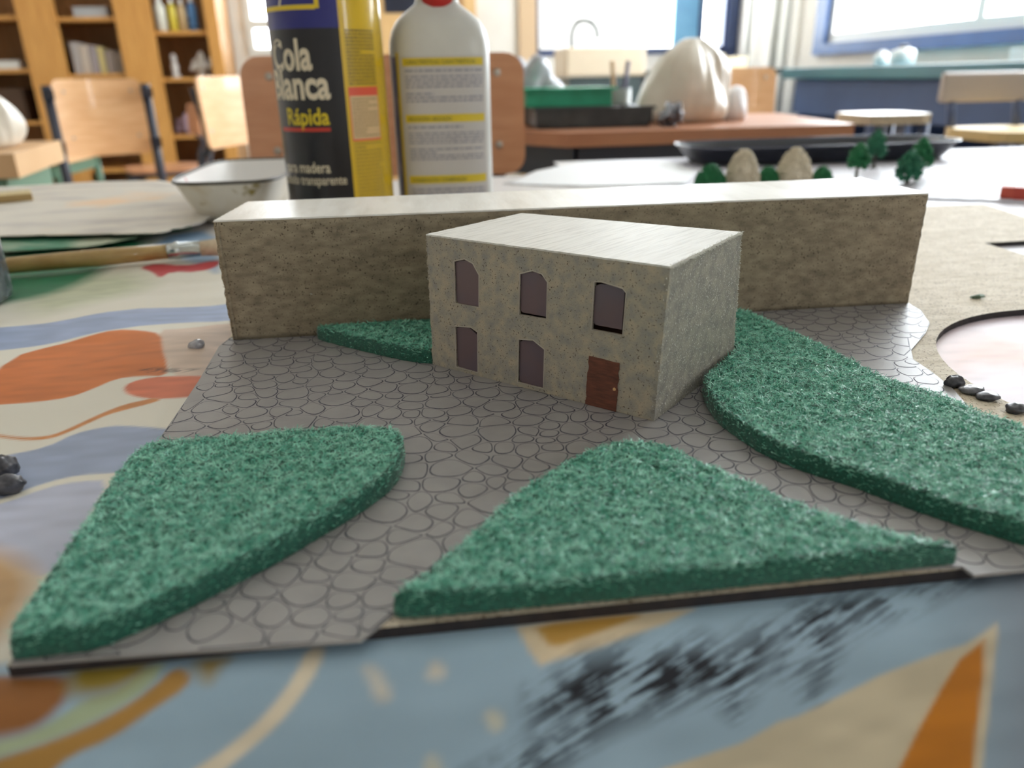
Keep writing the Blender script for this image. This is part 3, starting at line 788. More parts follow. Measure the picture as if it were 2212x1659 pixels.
mu = N('ShaderNodeMath'); mu.operation = 'MULTIPLY'; L(mr.outputs['Result'], mu.inputs[0]); L(asm.outputs['Fac'], mu.inputs[1])
mx = N('ShaderNodeMix'); mx.data_type = 'RGBA'; mx.inputs['B'].default_value = srgb((34, 38, 48)) + (1,)
L(bs.inputs['Base Color'].links[0].from_socket, mx.inputs['A']); L(mu.outputs['Value'], mx.inputs['Factor'])
L(mx.outputs['Result'], bs.inputs['Base Color'])
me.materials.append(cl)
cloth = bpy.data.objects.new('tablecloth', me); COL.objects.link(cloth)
tag(cloth, 'printed vinyl tablecloth with orange and blue shapes and black paint smears', 'tablecloth')

# ------------------------------------------------------------------ model base board with its two cut-outs
def ring(cx, cy, r, n=64):
    return [(cx+r*math.cos(2*math.pi*i/n), cy+r*math.sin(2*math.pi*i/n)) for i in range(n)]
outer = [(0, 0), (.552, 0), (.548, .30), (.547, .397), (.562, .462), (.30, .460), (0, .46)]
holes = [ring(.3688, .094, .0868), [(.4546, .320), (.4546+.075, .322), (.528, .262), (.452, .262)]]
allp = [outer]+holes
tri = tessellate_polygon([[Vector((*p, 0)) for p in poly] for poly in allp])
flatp = [p for poly in allp for p in poly]; nP = len(flatp)
v = [(p[0], p[1], ZC+.0002) for p in flatp]+[(p[0], p[1], ZB) for p in flatp]
ft = []; fe = []
for t in tri:
    a, b, c = [flatp[i] for i in t]
    ccw = (b[0]-a[0])*(c[1]-a[1])-(b[1]-a[1])*(c[0]-a[0]) > 0
    t = tuple(t) if ccw else tuple(t)[::-1]
    ft.append(tuple(i+nP for i in t)); fe.append(t[::-1])
k = 0
for poly in allp:
    n = len(poly)
    ar = sum(poly[i-1][0]*poly[i][1]-poly[i][0]*poly[i-1][1] for i in range(n))
    for i in range(n):
        a, b = k+i, k+(i+1) % n
        q = (a, b, b+nP, a+nP)
        hole = poly is not outer
        fe.append(q if (ar > 0) != hole else q[::-1])
    k += n
edge_m = mat('charred_board_edge', (30, 27, 32), .7, (46, 38, 38), 300)
top_m = mat('pale_board_face', (230, 219, 200), .7, (202, 188, 164), 260, 6, .35, .7, (.3, 1, 1), bump=.00025, bscale=500, speck=(136, 116, 92), sscale=1100, sthr=.07, spec=.3)
board = thing('model_board', 'pale thin wooden base board with a round cut-out and a dark burnt edge', 'board')
o = mesh_obj('board_edge', v, fe, edge_m, board)
o = mesh_obj('board_face', [(x, y, z+.00005) for x, y, z in v[nP:]], [tuple(i-nP for i in t) for t in ft], top_m, board)

# ------------------------------------------------------------------ grey cobbled foam sheet
SH = [(.0002, .1018), (.0003, .126), (.0001, .1528), (-.0012, .1925), (.0009, .2034), (.0023, .2065), (.3215, .1999), (.3193, .1858), (.311, .1674), (.3008, .1552), (.2815, .1362),
      (.2757, .1262), (.2744, .1136), (.2709, .0956), (.2627, .073), (.266, .052), (.2757, .0357), (.262, .0008), (.2364, -.0036), (.2158, -.0034), (.2045, -.0033), (.2041, .0), (.1636, .0042), (.1209, .0041),
      (.0806, .0044), (.0757, .0035), (.0693, -.0040), (.0527, -.0032), (.0344, -.0020), (.0177, -.0012), (.001, -.0007)]
P1 = [(.0005, .085), (.0051, .0879), (.026, .0883), (.0466, .0891), (.0608, .0884), (.0722, .0865), (.0768, .0833), (.0782, .0770), (.0778, .067), (.075, .0567), (.069, .0477), (.0623, .0401), (.0561, .0338), (.0484, .0254), (.0411, .0194),
      (.0313, .0107), (.0235, .0052), (.0172, .001), (.0098, .0006), (.0041, .0003), (.0003, .0008), (.0002, .0115), (.0002, .0228), (.0, .038), (-.0008, .0584), (-.0010, .0715), (-.0005, .0799)]
P2 = [(.1275, .0582), (.1354, .0629), (.1415, .0649), (.1493, .063), (.1547, .0581), (.1587, .0502), (.1671, .0381), (.1741, .026), (.1816, .0171), (.189, .0097), (.1966, .0042), (.2021, .0016), (.2030, .0008), (.1843, .0005),
      (.1621, .0003), (.1408, .0003), (.1201, .0003), (.1001, .0005), (.0854, .0007), (.0776, .001), (.0752, .0028), (.081, .0077), (.0873, .0145), (.0943, .0228), (.1022, .0343), (.1093, .0426), (.1195, .0512)]
P3 = [(.2288, .1881), (.2328, .1821), (.2372, .1551), (.2425, .1275), (.2445, .0998), (.2522, .0854), (.2558, .0787), (.2575, .0657), (.2637, .0555), (.2684, .0405), (.262, .022), (.2400, .0022), (.2308, .0010), (.2234, .0048), (.2196, .0093), (.2128, .0167),
      (.2061, .0255), (.1996, .0363), (.1912, .0455), (.1833, .0582), (.1803, .0713), (.1785, .082), (.1796, .095), (.1831, .1089), (.188, .1147), (.1960, .1235), (.2055, .1345), (.2090, .1410), (.2060, .1500), (.2010, .1620), (.2050, .1800)]
P4 = [(.0398, .1965), (.0431, .1972), (.0633, .1972), (.0891, .1972), (.125, .1972), (.112, .178), (.0905, .1560), (.0883, .1537), (.0755, .1615), (.056, .1788), (.0412, .1927)]
HB = [(.0892, .1536), (.1588, .0872), (.2066, .1371), (.1345, .1950)]       # house footprint
HT = [(.0896, .1545), (.1610, .0867), (.2031, .1332), (.1314, .1930)]       # house top corners
BLK = [(.0035, .2000), (.3201, .1977), (.3209, .2542), (.0081, .2500)]

foam = mat('grey_foam', (153, 150, 149), .42, (143, 140, 140), 90, bump=.00003, bscale=2500)
groove = mat('ink_line_groove', (58, 58, 72), .6, (98, 96, 104), 160, 3, .45, .66)
sheet = thing('cobble_sheet', 'grey foam sheet drawn with rounded cobblestones covering the board', 'paving sheet')
MB().prism(SH, ZB+.0001, ZS-.00013).build('sheet_base', foam, sheet)
def clip_half(poly, a, b, c):
    out = []
    for i in range(len(poly)):
        p, q = poly[i-1], poly[i]
        dp, dq = a*p[0]+b*p[1]-c, a*q[0]+b*q[1]-c
        if (dp <= 0) != (dq <= 0):
            t = dp/(dp-dq); out.append((p[0]+(q[0]-p[0])*t, p[1]+(q[1]-p[1])*t))
        if dq <= 0:
            out.append(q)
    return out
# seeds: loosely packed, sizes vary
sp = []
rg = random.Random(5)
tries = 0
while tries < 60000:
    tries += 1
    p = (rg.uniform(-.01, .33), rg.uniform(-.01, .215))
    r = .0048+.0042*rg.random()**1.5
    if tries > 25000: r *= .86
    if all(((p[0]-q[0])*.86)**2+((p[1]-q[1])*1.16)**2 > ((r+q[2])*.5)**2*1.3 for q in sp):
        sp.append((p[0], p[1], r))
SP = np.array(sp)
X_, Y_ = SP[:, 0], SP[:, 1]
insheet = sdf(SH, X_, Y_)
hid = np.maximum.reduce([sdf(P1, X_, Y_), sdf(P2, X_, Y_), sdf(P3, X_, Y_), sdf(P4, X_, Y_), sdf(HB, X_, Y_), sdf(BLK, X_, Y_)])
stones = []
for i in range(len(SP)):
    if insheet[i] < -.006 or hid[i] > .006:
        continue
    x, y, r = SP[i]
    d2 = (X_-x)**2+(Y_-y)**2
    cell = [(x-.012, y-.012), (x+.012, y-.012), (x+.012, y+.012), (x-.012, y+.012)]
    for j in np.argsort(d2)[1:24]:
        # power diagram so bigger seeds keep bigger cells
        dx, dy = X_[j]-x, Y_[j]-y
        D2 = dx*dx+dy*dy
        off = (D2+(r*r-SP[j, 2]**2)*.55)/2
        L_ = math.sqrt(D2)
        cell = clip_half(cell, dx/L_, dy/L_, (dx*x+dy*y+off)/L_-.00012*rg.uniform(.3, 1.7))
        if len(cell) < 3: break
    if len(cell) < 3: continue
    cc = smooth_closed(cell, 3)
    # keep inside the sheet
    dd = sdf(SH, np.array([p[0] for p in cc]), np.array([p[1] for p in cc]))
    if dd.max() < .0004: continue
    if dd.min() < 0:
        # clip the sheet outline's nearest edges
        for m_ in range(len(SH)):
            a, b = SH[m_-1], SH[m_]
            ex, ey = b[0]-a[0], b[1]-a[1]; L_ = math.hypot(ex, ey)
            mx_, my_ = (a[0]+b[0])/2, (a[1]+b[1])/2
            if math.hypot(mx_-x, my_-y) > L_/2+.011: continue
            t = ((x-a[0])*ex+(y-a[1])*ey)/L_**2
            if insheet[i] > 0 and -.02/L_ < t < 1+.02/L_:
                # SH runs clockwise: outward is to the left of travel
                nx_, ny_ = -ey/L_, ex/L_
                if nx_*(x-a[0])+ny_*(y-a[1]) < 0:
                    cell2 = clip_half(cc, nx_, ny_, nx_*a[0]+ny_*a[1]-.0001)
                    if len(cell2) >= 3: cc = cell2
        dd = sdf(SH, np.array([p[0] for p in cc]), np.array([p[1] for p in cc]))
        if dd.min() < -.0006: continue
    if len(cc) > 22: cc = cc[::max(1, round(len(cc)/20))]
    ar = abs(sum(cc[i_-1][0]*cc[i_][1]-cc[i_][0]*cc[i_-1][1] for i_ in range(len(cc))))/2
    if ar < 4e-6: continue
    stones.append((cc, ar, hid[i]))
def ink_ring(o, n):
    o.data.materials.append(groove)
    o.data.polygons.foreach_set('material_index', [1]*n+[0])
    return o
def stone_geo(cc):
    mx_ = sum(p[0] for p in cc)/len(cc); my_ = sum(p[1] for p in cc)/len(cc)
    if sum(cc[i-1][0]*cc[i][1]-cc[i][0]*cc[i-1][1] for i in range(len(cc))) < 0: cc = cc[::-1]
    n = len(cc); v = []; rr = sum(math.hypot(p[0]-mx_, p[1]-my_) for p in cc)/n
    k1 = 1-.00046/rr
    for p in cc: v.append((p[0], p[1], ZS-.00014))
    for p in cc: v.append((mx_+(p[0]-mx_)*k1, my_+(p[1]-my_)*k1, ZS-.00004))
    f = [(i, (i+1) % n, n+(i+1) % n, n+i) for i in range(n)]+[tuple(range(n, 2*n))]
    return v, f
camx, camy = .0853, -.1304
stones.sort(key=lambda s: -(s[1]/(((s[0][0][0]-camx)**2+(s[0][0][1]-camy)**2)**1.5))*(1 if s[2] < .001 else .3))
for cc, ar, h_ in stones[:300]:
    v, f = stone_geo(cc); ink_ring(mesh_obj('cobble', v, f, foam, sheet), len(cc))
rest = MB()
for cc, ar, h_ in stones[300:]:
    rest.add(*stone_geo(cc))
if rest.v:
    o = rest.build('cobbles_remaining', foam, sheet); o['kind'] = 'stuff'
    o.data.materials.append(groove)
    o.data.polygons.foreach_set('material_index', [0 if len(p.vertices) > 4 else 1 for p in o.data.polygons])
print('STONES', len(stones))
# ------------------------------------------------------------------ green felted pads
def pad_mat(name, c1, c2):
    m = mat(name, c1, .62, c2, 900, 5, .35, .68, sheen=.35, spec=.35)
    return m
padm = pad_mat('green_pad_body', (14, 74, 60), (26, 98, 80))  # body colour darkened so the pad sides look shaded below the fibres
fibm = mat('green_pad_fibre', (164, 230, 208), .36, (80, 176, 150), 400, 5, .38, .62, spec=.8)
def pad(poly, label, th, dens, seed):
    poly = smooth_closed(poly, 1)
    rg = np.random.default_rng(seed)
    e = thing('scouring_pad', label, 'pad', (0, 0, ZS), 0, 'green pads cut as lawns')
    xs = [p[0] for p in poly]; ys = [p[1] for p in poly]
    st = .0009
    gx = np.arange(min(xs)-st*2, max(xs)+st*3, st); gy = np.arange(min(ys)-st*2, max(ys)+st*3, st)
    X, Y = np.meshgrid(gx, gy)
    d = sdf(poly, X, Y)
    def hgt(X, Y, d):
        edge = np.clip((d+.0004)/.0011, 0, 1)
        z = th*np.sqrt(np.clip(1-(1-edge)**2, 0, 1))
        return z*(1+.07*(vnoise(X, Y, 260, seed)-.5))+edge*(.0009*(vnoise(X, Y, 520, seed+1)-.5)+.0007*(vnoise(X, Y, 1100, seed+2)-.5))
    Z = hgt(X, Y, d)
    idx = -np.ones(X.shape, int); ok = d > -.0010
    ok = d > .0004
    idx[ok] = np.arange(ok.sum())
    v = np.stack([X[ok], Y[ok], Z[ok]], 1)
    cell = ok[:-1, :-1] & ok[1:, :-1] & ok[:-1, 1:] & ok[1:, 1:]
    q = np.stack([idx[:-1, :-1], idx[:-1, 1:], idx[1:, 1:], idx[1:, :-1]], -1)[cell]
    bm_ = MB().add(v.tolist(), [tuple(int(i) for i in r) for r in q])
    # rounded side wall swept around the outline
    ol = []
    for i in range(len(poly)):
        a_, c_ = Vector(poly[i-1]), Vector(poly[i])
        k_ = max(1, int((c_-a_).length/.0007))
        ol += [a_.lerp(c_, t/k_) for t in range(k_)]
    no = len(ol); cw = sum(ol[i-1].x*ol[i].y-ol[i].x*ol[i-1].y for i in range(no)) < 0
    prof_ = [(0, 0), (.0001, .25), (0, .5), (-.0002, .72), (-.0006, .9), (-.0012, .985), (-.0022, .97)]
    sv = []
    jx = rg.normal(0, .00010, (no, len(prof_)))
    for i in range(no):
        t_ = (ol[(i+2) % no]-ol[i-2]).normalized(); n_ = Vector((-t_.y, t_.x)) if cw else Vector((t_.y, -t_.x))
        for j, (of, hz) in enumerate(prof_):
            pt = ol[i]+n_*(of+jx[i, j])
            sv.append((pt.x, pt.y, max(.00003, th*hz)))
    kp = len(prof_)
    sf = [(i*kp+j, ((i+1) % no)*kp+j, ((i+1) % no)*kp+j+1, i*kp+j+1) for i in range(no) for j in range(kp-1)]
    if cw: sf = [t[::-1] for t in sf]
    bm_.add(sv, sf)
    o = bm_.build('pad_body', padm, e, True)
    # fibres
    area = float((d > 0).sum())*st*st
    n = int(area*1e6*dens)
    fx = rg.uniform(min(xs), max(xs), n*3); fy = rg.uniform(min(ys), max(ys), n*3)
    fd = sdf(poly, fx, fy)
    m_ = fd > -.0002
    fx, fy, fd = fx[m_][:n], fy[m_][:n], fd[m_][:n]
    # extra fibres on the rim
    n = len(fx)
    fz = hgt(fx, fy, fd)*np.where(fd < .0012, rg.uniform(.1, 1, n), 1.0)
    a = rg.uniform(0, 2*math.pi, n); L = rg.uniform(.0014, .0042, n); el = np.abs(rg.normal(0, .38, n)); cv = rg.normal(0, 1.0, n)
    w = rg.uniform(.00005, .00013, n)
    P0 = np.stack([fx, fy, fz-.0002], 1)
    d1 = np.stack([np.cos(a)*np.cos(el), np.sin(a)*np.cos(el), np.sin(el)], 1)
    a2 = a+cv; el2 = el-.5
    d2 = np.stack([np.cos(a2)*np.cos(el2), np.sin(a2)*np.cos(el2), np.sin(el2)], 1)
    P1_ = P0+d1*(L*.5)[:, None]; P2_ = P1_+d2*(L*.5)[:, None]
    # keep the fibres close to the pad: pull the ends back in where they leave it
    for PP, lim in ((P1_, .0003), (P2_, .0006)):
        dd = sdf(poly, PP[:, 0], PP[:, 1])
        far = dd < -lim
        PP[far] = P0[far]+(PP[far]-P0[far])*.25
    PP = np.maximum(P2_[:, 2], .0002); P2_[:, 2] = PP; P1_[:, 2] = np.maximum(P1_[:, 2], .0003)
    sd = np.stack([-np.sin(a), np.cos(a), rg.normal(0, .5, n)], 1)*w[:, None]
    V = np.stack([P0-sd, P0+sd, P1_-sd, P1_+sd, P2_], 1).reshape(-1, 3)
    b0 = np.arange(n)*5
    T_ = np.stack([np.stack([b0, b0+1, b0+3], 1), np.stack([b0, b0+3, b0+2], 1), np.stack([b0+2, b0+3, b0+4], 1)], 1).reshape(-1, 3)
    me = bpy.data.meshes.new('fibres')
    me.vertices.add(len(V)); me.vertices.foreach_set('co', V.ravel())
    me.loops.add(T_.size); me.loops.foreach_set('vertex_index', T_.ravel().astype(np.int32))
    me.polygons.add(len(T_)); me.polygons.foreach_set('loop_start', np.arange(0, T_.size, 3, dtype=np.int32))
    me.update(); me.materials.append(fibm)
    o = bpy.data.objects.new('fibres', me); COL.objects.link(o); o.parent = e; o['kind'] = 'stuff'
    return e
pad(P1, 'green pad lawn at the corner of the board, closest to the orange cloth print', .0055, 9, 31)
pad(P2, 'triangular green pad lawn along the front board edge', .0055, 9, 32)
pad(P3, 'large green pad lawn beside the house, reaching the round cut-out', .0055, 9, 33)
pad(P4, 'small dark green pad lawn tucked between the house and the long block', .0055, 9, 34)

# ------------------------------------------------------------------ card house
def card_mat(name, a, b, sp, bump=.00018, thr=.10, sc=260):
    return mat(name, a, .75, b, sc, 6, .32, .68, bump=bump, bscale=1700, speck=sp, sscale=1500, sthr=thr, spec=.3)
wall_m = card_mat('sanded_card_wall', (184, 172, 152), (152, 150, 145), (94, 82, 70))
side_m = card_mat('painted_glint_card_wall', (168, 162, 150), (140, 137, 130), (222, 220, 214), .00035, .09)  # pale specks paint grazing-light glints into the side wall colour
roof_m = mat('white_foamcore', (226, 224, 218), .5, (196, 193, 186), 700, 4, .45, .75, (14, 1, 1), bump=.00018, bscale=900, rot=R(43))
inner_m = mat('brown_card_inside', (92, 62, 52), .8)
pane_m = mat('frosted_mauve_film', (108, 88, 92), .4, (100, 88, 100), 60, coat=.15)
HH_ = .0510
house = thing('card_house', 'small grey beige card house with a white roof and a brown door', 'model house', (0, 0, ZS))
A3 = [Vector((*p, 0)) for p in HB]; T3 = [Vector((*p, HH_)) for p in HT]
def face_pt(i, j, L_, a, z):
    """point on the wall between corners i and j; a in mm along the base, z in mm"""
    t = a/L_; k = z/(HH_*1000)
    return (A3[i].lerp(A3[j], t)).lerp(T3[i].lerp(T3[j], t), k)
Lf = 96.2
wins = [[(12.9, 42.8), (17.8, 44.2), (21.6, 43.0), (24.3, 39.1), (24.0, 27.0), (12.8, 27.0)],
        [(42.0, 41.9), (47.2, 43.7), (51.0, 43.0), (53.3, 40.5), (53.3, 27.4), (41.7, 27.2)],
        [(71.0, 43.2), (73.5, 43.5), (81.1, 42.4), (82.6, 41.1), (82.5, 26.8), (70.9, 26.8)],
        [(12.3, 17.9), (20.0, 18.8), (23.2, 17.4), (22.9, 1.3), (12.2, 1.5)],
        [(41.7, 18.1), (48.0, 18.9), (52.8, 16.4), (52.8, 1.6), (41.5, 1.6)]]
rr = random.Random(3)
def ragged(p0, p1, n, amp):
    return [(p0[0]+(p1[0]-p0[0])*i/n+(rr.uniform(-amp, amp) if 0 < i else 0), p0[1]+(p1[1]-p0[1])*i/n+(rr.uniform(-amp, amp) if 0 < i else 0)) for i in range(n)]
outl = ragged((0, 0), (Lf, 0), 30, .05)+ragged((Lf, 0), (Lf, 50.75), 26, .18)+ragged((Lf, 50.75), (0, 50.75), 30, .06)+ragged((0, 50.75), (0, 0), 26, .28)
def refine(w):
    o_ = []
    for i in range(len(w)):
        o_ += ragged(w[i], w[(i+1) % len(w)], 4, .10)
    return o_
wr = [refine(w) for w in wins]
nrm = (A3[1]-A3[0]).cross(Vector((0, 0, 1))).normalized()     # outward
def panel(outer, holes, i, j, L_, th, nrm, name, m, parent):
    allp = [outer]+holes
    tri = tessellate_polygon([[Vector((*p, 0)) for p in poly] for poly in allp])
    fl = [p for poly in allp for p in poly]; n = len(fl)
    v = [face_pt(i, j, L_, *p) for p in fl]+[face_pt(i, j, L_, *p)-nrm*th for p in fl]
    f = []
    for t in tri:
        a, b, c = [fl[q] for q in t]
        ccw = (b[0]-a[0])*(c[1]-a[1])-(b[1]-a[1])*(c[0]-a[0]) > 0
        t = tuple(t) if ccw else tuple(t)[::-1]
        f.append(t); f.append(tuple(q+n for q in t[::-1]))
    k = 0
    for poly in allp:
        m_ = len(poly); ar = sum(poly[q-1][0]*poly[q][1]-poly[q][0]*poly[q-1][1] for q in range(m_))
        for q in range(m_):
            a, b = k+q, k+(q+1) % m_
            qd = (a, a+n, b+n, b)
            f.append(qd if (ar > 0) == (poly is outer) else qd[::-1])
        k += m_
    return mesh_obj(name, v, f, m, parent)
panel(outl, wr, 0, 1, Lf, .0014, nrm, 'front_wall', wall_m, house)
Ls = 69.2
n2 = (A3[2]-A3[1]).cross(Vector((0, 0, 1))).normalized()
outs = ragged((0, 0), (Ls, 0), 24, .05)+ragged((Ls, 0), (Ls, 50.75), 30, .35)+ragged((Ls, 50.75), (0, 50.75), 30, .06)+ragged((0, 50.75), (0, 0), 26, .12)
panel(outs, [], 1, 2, Ls, .0014, n2, 'side_wall', side_m, house)
n3 = (A3[3]-A3[2]).cross(Vector((0, 0, 1))).normalized()
panel(ragged((1.5, 0), (93, 0), 10, .05)+ragged((93, 0), (93, 49.6), 10, .1)+ragged((93, 49.6), (1.5, 49.6), 10, .1)+ragged((1.5, 49.6), (1.5, 0), 10, .1), [], 2, 3, 94.0, .0014, n3, 'rear_wall', wall_m, house)
n4 = (A3[0]-A3[3]).cross(Vector((0, 0, 1))).normalized()
panel(ragged((1.5, 0), (60, 0), 10, .05)+ragged((60, 0), (60, 49.6), 10, .1)+ragged((60, 49.6), (1.5, 49.6), 10, .1)+ragged((1.5, 49.6), (1.5, 0), 10, .1), [], 3, 0, 61.3, .0014, n4, 'side_wall', wall_m, house)
# roof slab with a slightly ragged rim
rim = []
for a, b in ((0, 1), (1, 2), (2, 3), (3, 0)):
    for q in range(30):
        p = T3[a].lerp(T3[b], q/30)
        rim.append((p.x+rr.uniform(-.00022, .00022), p.y+rr.uniform(-.00022, .00022)))
MB().prism(rim, HH_-.0002, HH_+.0004).build('roof', roof_m, house)
# dark lining behind the openings
MB().prism([tuple((A3[0].lerp(A3[1], .03)-nrm*.009)[:2]), tuple((A3[0].lerp(A3[1], .97)-nrm*.009)[:2]), tuple((A3[0].lerp(A3[1], .97)-nrm*.0105)[:2]), tuple((A3[0].lerp(A3[1], .03)-nrm*.0105)[:2])], .0004, HH_-.0025).build('inner_lining', inner_m, house)
for qi, w in enumerate(wins):
    # film pane behind each opening, with a rounded top; shorter in the third one
    z0 = min(p[1] for p in w); z1 = max(p[1] for p in w); a0 = min(p[0] for p in w); a1 = max(p[0] for p in w)
    lo = z0+(1.8 if qi == 2 else .9 if qi == 1 else -.6); hi_a = a1-(.9 if qi == 2 else -.8)
    lo = max(lo, z0+.05) if qi in (1, 2) else z0+.05
    hi_a = min(hi_a, a1-.15)
    pts = [(a0+.25, lo+.9), (a0+1.2, lo), (hi_a, lo), (hi_a, z1-3.2 if qi != 2 else z1-2.2), ((a0+a1)/2+1.2, z1-.5), (a0+2.0, z1-1.0), (a0+.25, z1-1.9)]
    v = [face_pt(0, 1, Lf, *p)-nrm*.0006 for p in pts]+[face_pt(0, 1, Lf, *p)-nrm*.0011 for p in pts]
    n = len(pts)
    mesh_obj('window_pane', v, [tuple(range(n)), tuple(range(2*n-1, n-1, -1))]+[(i, i+n, (i+1) % n+n, (i+1) % n) for i in range(n)], pane_m, house)
    # pale cut rim of the opening
    b = MB()
    ins = [(p[0]+(.35 if p[0] < (a0+a1)/2 else -.35)*0, p[1]) for p in w]
    rimw = []
    for k_, p in enumerate(w):
        rimw.append(face_pt(0, 1, Lf, *p)+nrm*.00002)
    b.tube([*rimw, rimw[0]], .00024, 6, False).build('opening_rim', mat('pale_cut_rim', (178, 170, 160), .6), house)
# painted door
dp = []
for p0, p1, n, am in (((70.4, .05), (82.3, .05), 4, .03), ((82.3, .05), (82.2, 17.4), 14, .22), ((82.2, 17.4), (70.8, 17.7), 5, .15), ((70.8, 17.7), (70.4, .05), 14, .32)):
    dp += ragged(p0, p1, n, am)
door_m = mat('brown_door_paint', (124, 72, 54), .65, (84, 48, 38), 220, 5, .3, .7, (1, 1, 5), bump=.0001, bscale=1200)
n = len(dp)
tri = tessellate_polygon([[Vector((*p, 0)) for p in dp]])
v = [face_pt(0, 1, Lf, *p)+nrm*.00035 for p in dp]+[face_pt(0, 1, Lf, *p)-nrm*.0001 for p in dp]
ff = []
for t in tri:
    a, b_, c = [dp[q] for q in t]
    ff.append(tuple(t) if (b_[0]-a[0])*(c[1]-a[1])-(b_[1]-a[1])*(c[0]-a[0]) > 0 else tuple(t)[::-1])
ff += [(i, i+n, (i+1) % n+n, (i+1) % n) for i in range(n)]
dr_ = mesh_obj('door', v, ff, door_m, house)
kb = face_pt(0, 1, Lf, 81.2, 8.0)
kn = MB().lathe([(.0006, 0), (.0005, .0004), (0, .0006)], seg=10).build('door_knob', mat('cream_blob', (214, 170, 120), .5), dr_)
kn.location = kb+nrm*.0003; kn.rotation_euler = nrm.to_track_quat('Z', 'Y').to_euler()
# torn white fibres along the cut card edges
def fray(name, segs, m, parent, n, ln, seed, outward):
    rg = random.Random(seed); b = MB()
    for i in range(n):
        a, c = rg.choice(segs)
        p = a.lerp(c, rg.random())
        d = (outward+Vector((rg.gauss(0, .7), rg.gauss(0, .7), rg.gauss(0, .7)))).normalized()*ln*rg.uniform(.4, 1.2)
        s = Vector((rg.gauss(0, 1), rg.gauss(0, 1), rg.gauss(0, 1))).normalized()*.00007
        b.add([p-s, p+s, p+d*.6+Vector((0, 0, ln*.15)), p+d], [(0, 1, 2), (1, 3, 2), (0, 2, 3)])
    o = b.build(name, m, parent); o['kind'] = 'stuff'
    return o
frm = mat('white_card_fray', (240, 238, 232), .6)
fray('frayed_edge', [(T3[1], T3[2])], frm, house, 800, .0013, 1, (n2+Vector((0, 0, .3))).normalized())
fray('frayed_edge', [(A3[2], T3[2]), (A3[2].lerp(T3[2], .4), T3[2])], frm, house, 420, .0008, 2, n2)
fray('frayed_edge', [(T3[3], T3[2]), (T3[0], T3[3])], frm, house, 240, .0009, 3, Vector((0, 0, 1)))
fray('frayed_edge', [(A3[0], T3[0])], mat('grey_card_fray', (196, 188, 176), .7), house, 120, .0006, 4, n4)

# ------------------------------------------------------------------ long block behind the house
block = thing('long_block', 'long low card block with a white top standing behind the house', 'model building', (0, 0, ZS))
HB_ = .0523
B3 = [Vector((*p, 0)) for p in BLK]; BT = [Vector((*p, HB_)) for p in [(.0040, .1972), (.3195, .1963), (.3209, .2542), (.0081, .2490)]]
blk_m = mat('speckled_card', (164, 151, 129), .78, (126, 115, 98), 150, 6, .3, .7, (1, 1, 2.2), bump=.00016, bscale=1500, speck=(70, 58, 46), sscale=1300, sthr=.095, spec=.25)
def bwall(i, j, nm, seed, ragl, ragr):
    rg = random.Random(seed)
    nu, nz = 80, 22; v = []
    nr = (B3[j]-B3[i]).cross(Vector((0, 0, 1))).normalized(); al = (B3[j]-B3[i]).normalized()
    for k in range(nz+1):
        for a in range(nu+1):
            t = a/nu; p = B3[i].lerp(B3[j], t).lerp(BT[i].lerp(BT[j], t), k/nz*.991)
            if a == 0: p = p-al*rg.uniform(0, ragl)
            if a == nu: p = p+al*rg.uniform(0, ragr)
            p = p+nr*rg.uniform(-.00006, .00006)
            v.append(p)
    m_ = len(v)
    v += [p-nr*.0016 for p in v]
    f = []
    for k in range(nz):
        for a in range(nu):
            q = (k*(nu+1)+a, k*(nu+1)+a+1, (k+1)*(nu+1)+a+1, (k+1)*(nu+1)+a)
            f.append(q); f.append(tuple(x+m_ for x in q[::-1]))
    per = [a for a in range(nu+1)]+[k*(nu+1)+nu for k in range(1, nz+1)]+[nz*(nu+1)+a for a in range(nu-1, -1, -1)]+[k*(nu+1) for k in range(nz-1, 0, -1)]
    for a in range(len(per)):
        x, y = per[a], per[(a+1) % len(per)]
        f.append((x, x+m_, y+m_, y))
    return mesh_obj(nm, v, f, blk_m, block, True)
bwall(0, 1, 'front_wall', 1, .0009, .0005)
bwall(1, 2, 'end_wall', 2, .0, .0)
bwall(2, 3, 'rear_wall', 3, .0, .0)
bwall(3, 0, 'end_wall', 4, .0, .0)
rim = []
for a, b in ((0, 1), (1, 2), (2, 3), (3, 0)):
    nn = 90 if a in (0, 2) else 24
    for q in range(nn):
        p = BT[a].lerp(BT[b], q/nn)
        rim.append((p.x+rr.uniform(-.00025, .00025), p.y+rr.uniform(-.00025, .00025)))
MB().prism(rim, HB_-.0004, HB_+.0003).build('top_card', mat('white_card_top', (242, 240, 235), .32, (224, 220, 212), 120, 5, .4, .7, (1, .2, 1), bump=.00008, bscale=700), block)
fray('frayed_edge', [(BT[0], BT[3]), (BT[0], BT[1])], frm, block, 420, .0008, 6, Vector((0, -.3, 1)).normalized())
fray('torn_edge', [(B3[0], BT[0])], mat('tan_card_fray', (196, 178, 156), .7), block, 160, .0009, 7, Vector((-1, -.3, 0)))
fl = lump('paper_flake', 'tiny white paper flake stuck low on the long block', 'flake', (.0392, .1992, ZS+.0185), .0013, .0004, .0011, M['white'], 4, .4, 8)
# ------------------------------------------------------------------ the two bottles
def wrap_patch(c, r, a0, a1, z0, z1, name, m, parent, n=24, round_=0., sx=1., sy=1., power=2., k=2):
    v = []; f = []
    for i in range(n+1):
        a = a0+(a1-a0)*i/n
        for j in range(k):
            z = z0+(z1-z0)*j/(k-1)
            v.append((c[0]+r*math.sin(R(a)), c[1]-r*math.cos(R(a)), z))
    for i in range(n):
        for j in range(k-1):
            f.append((i*k+j, (i+1)*k+j, (i+1)*k+j+1, i*k+j+1))
    return mesh_obj(name, v, f, m, parent, True)

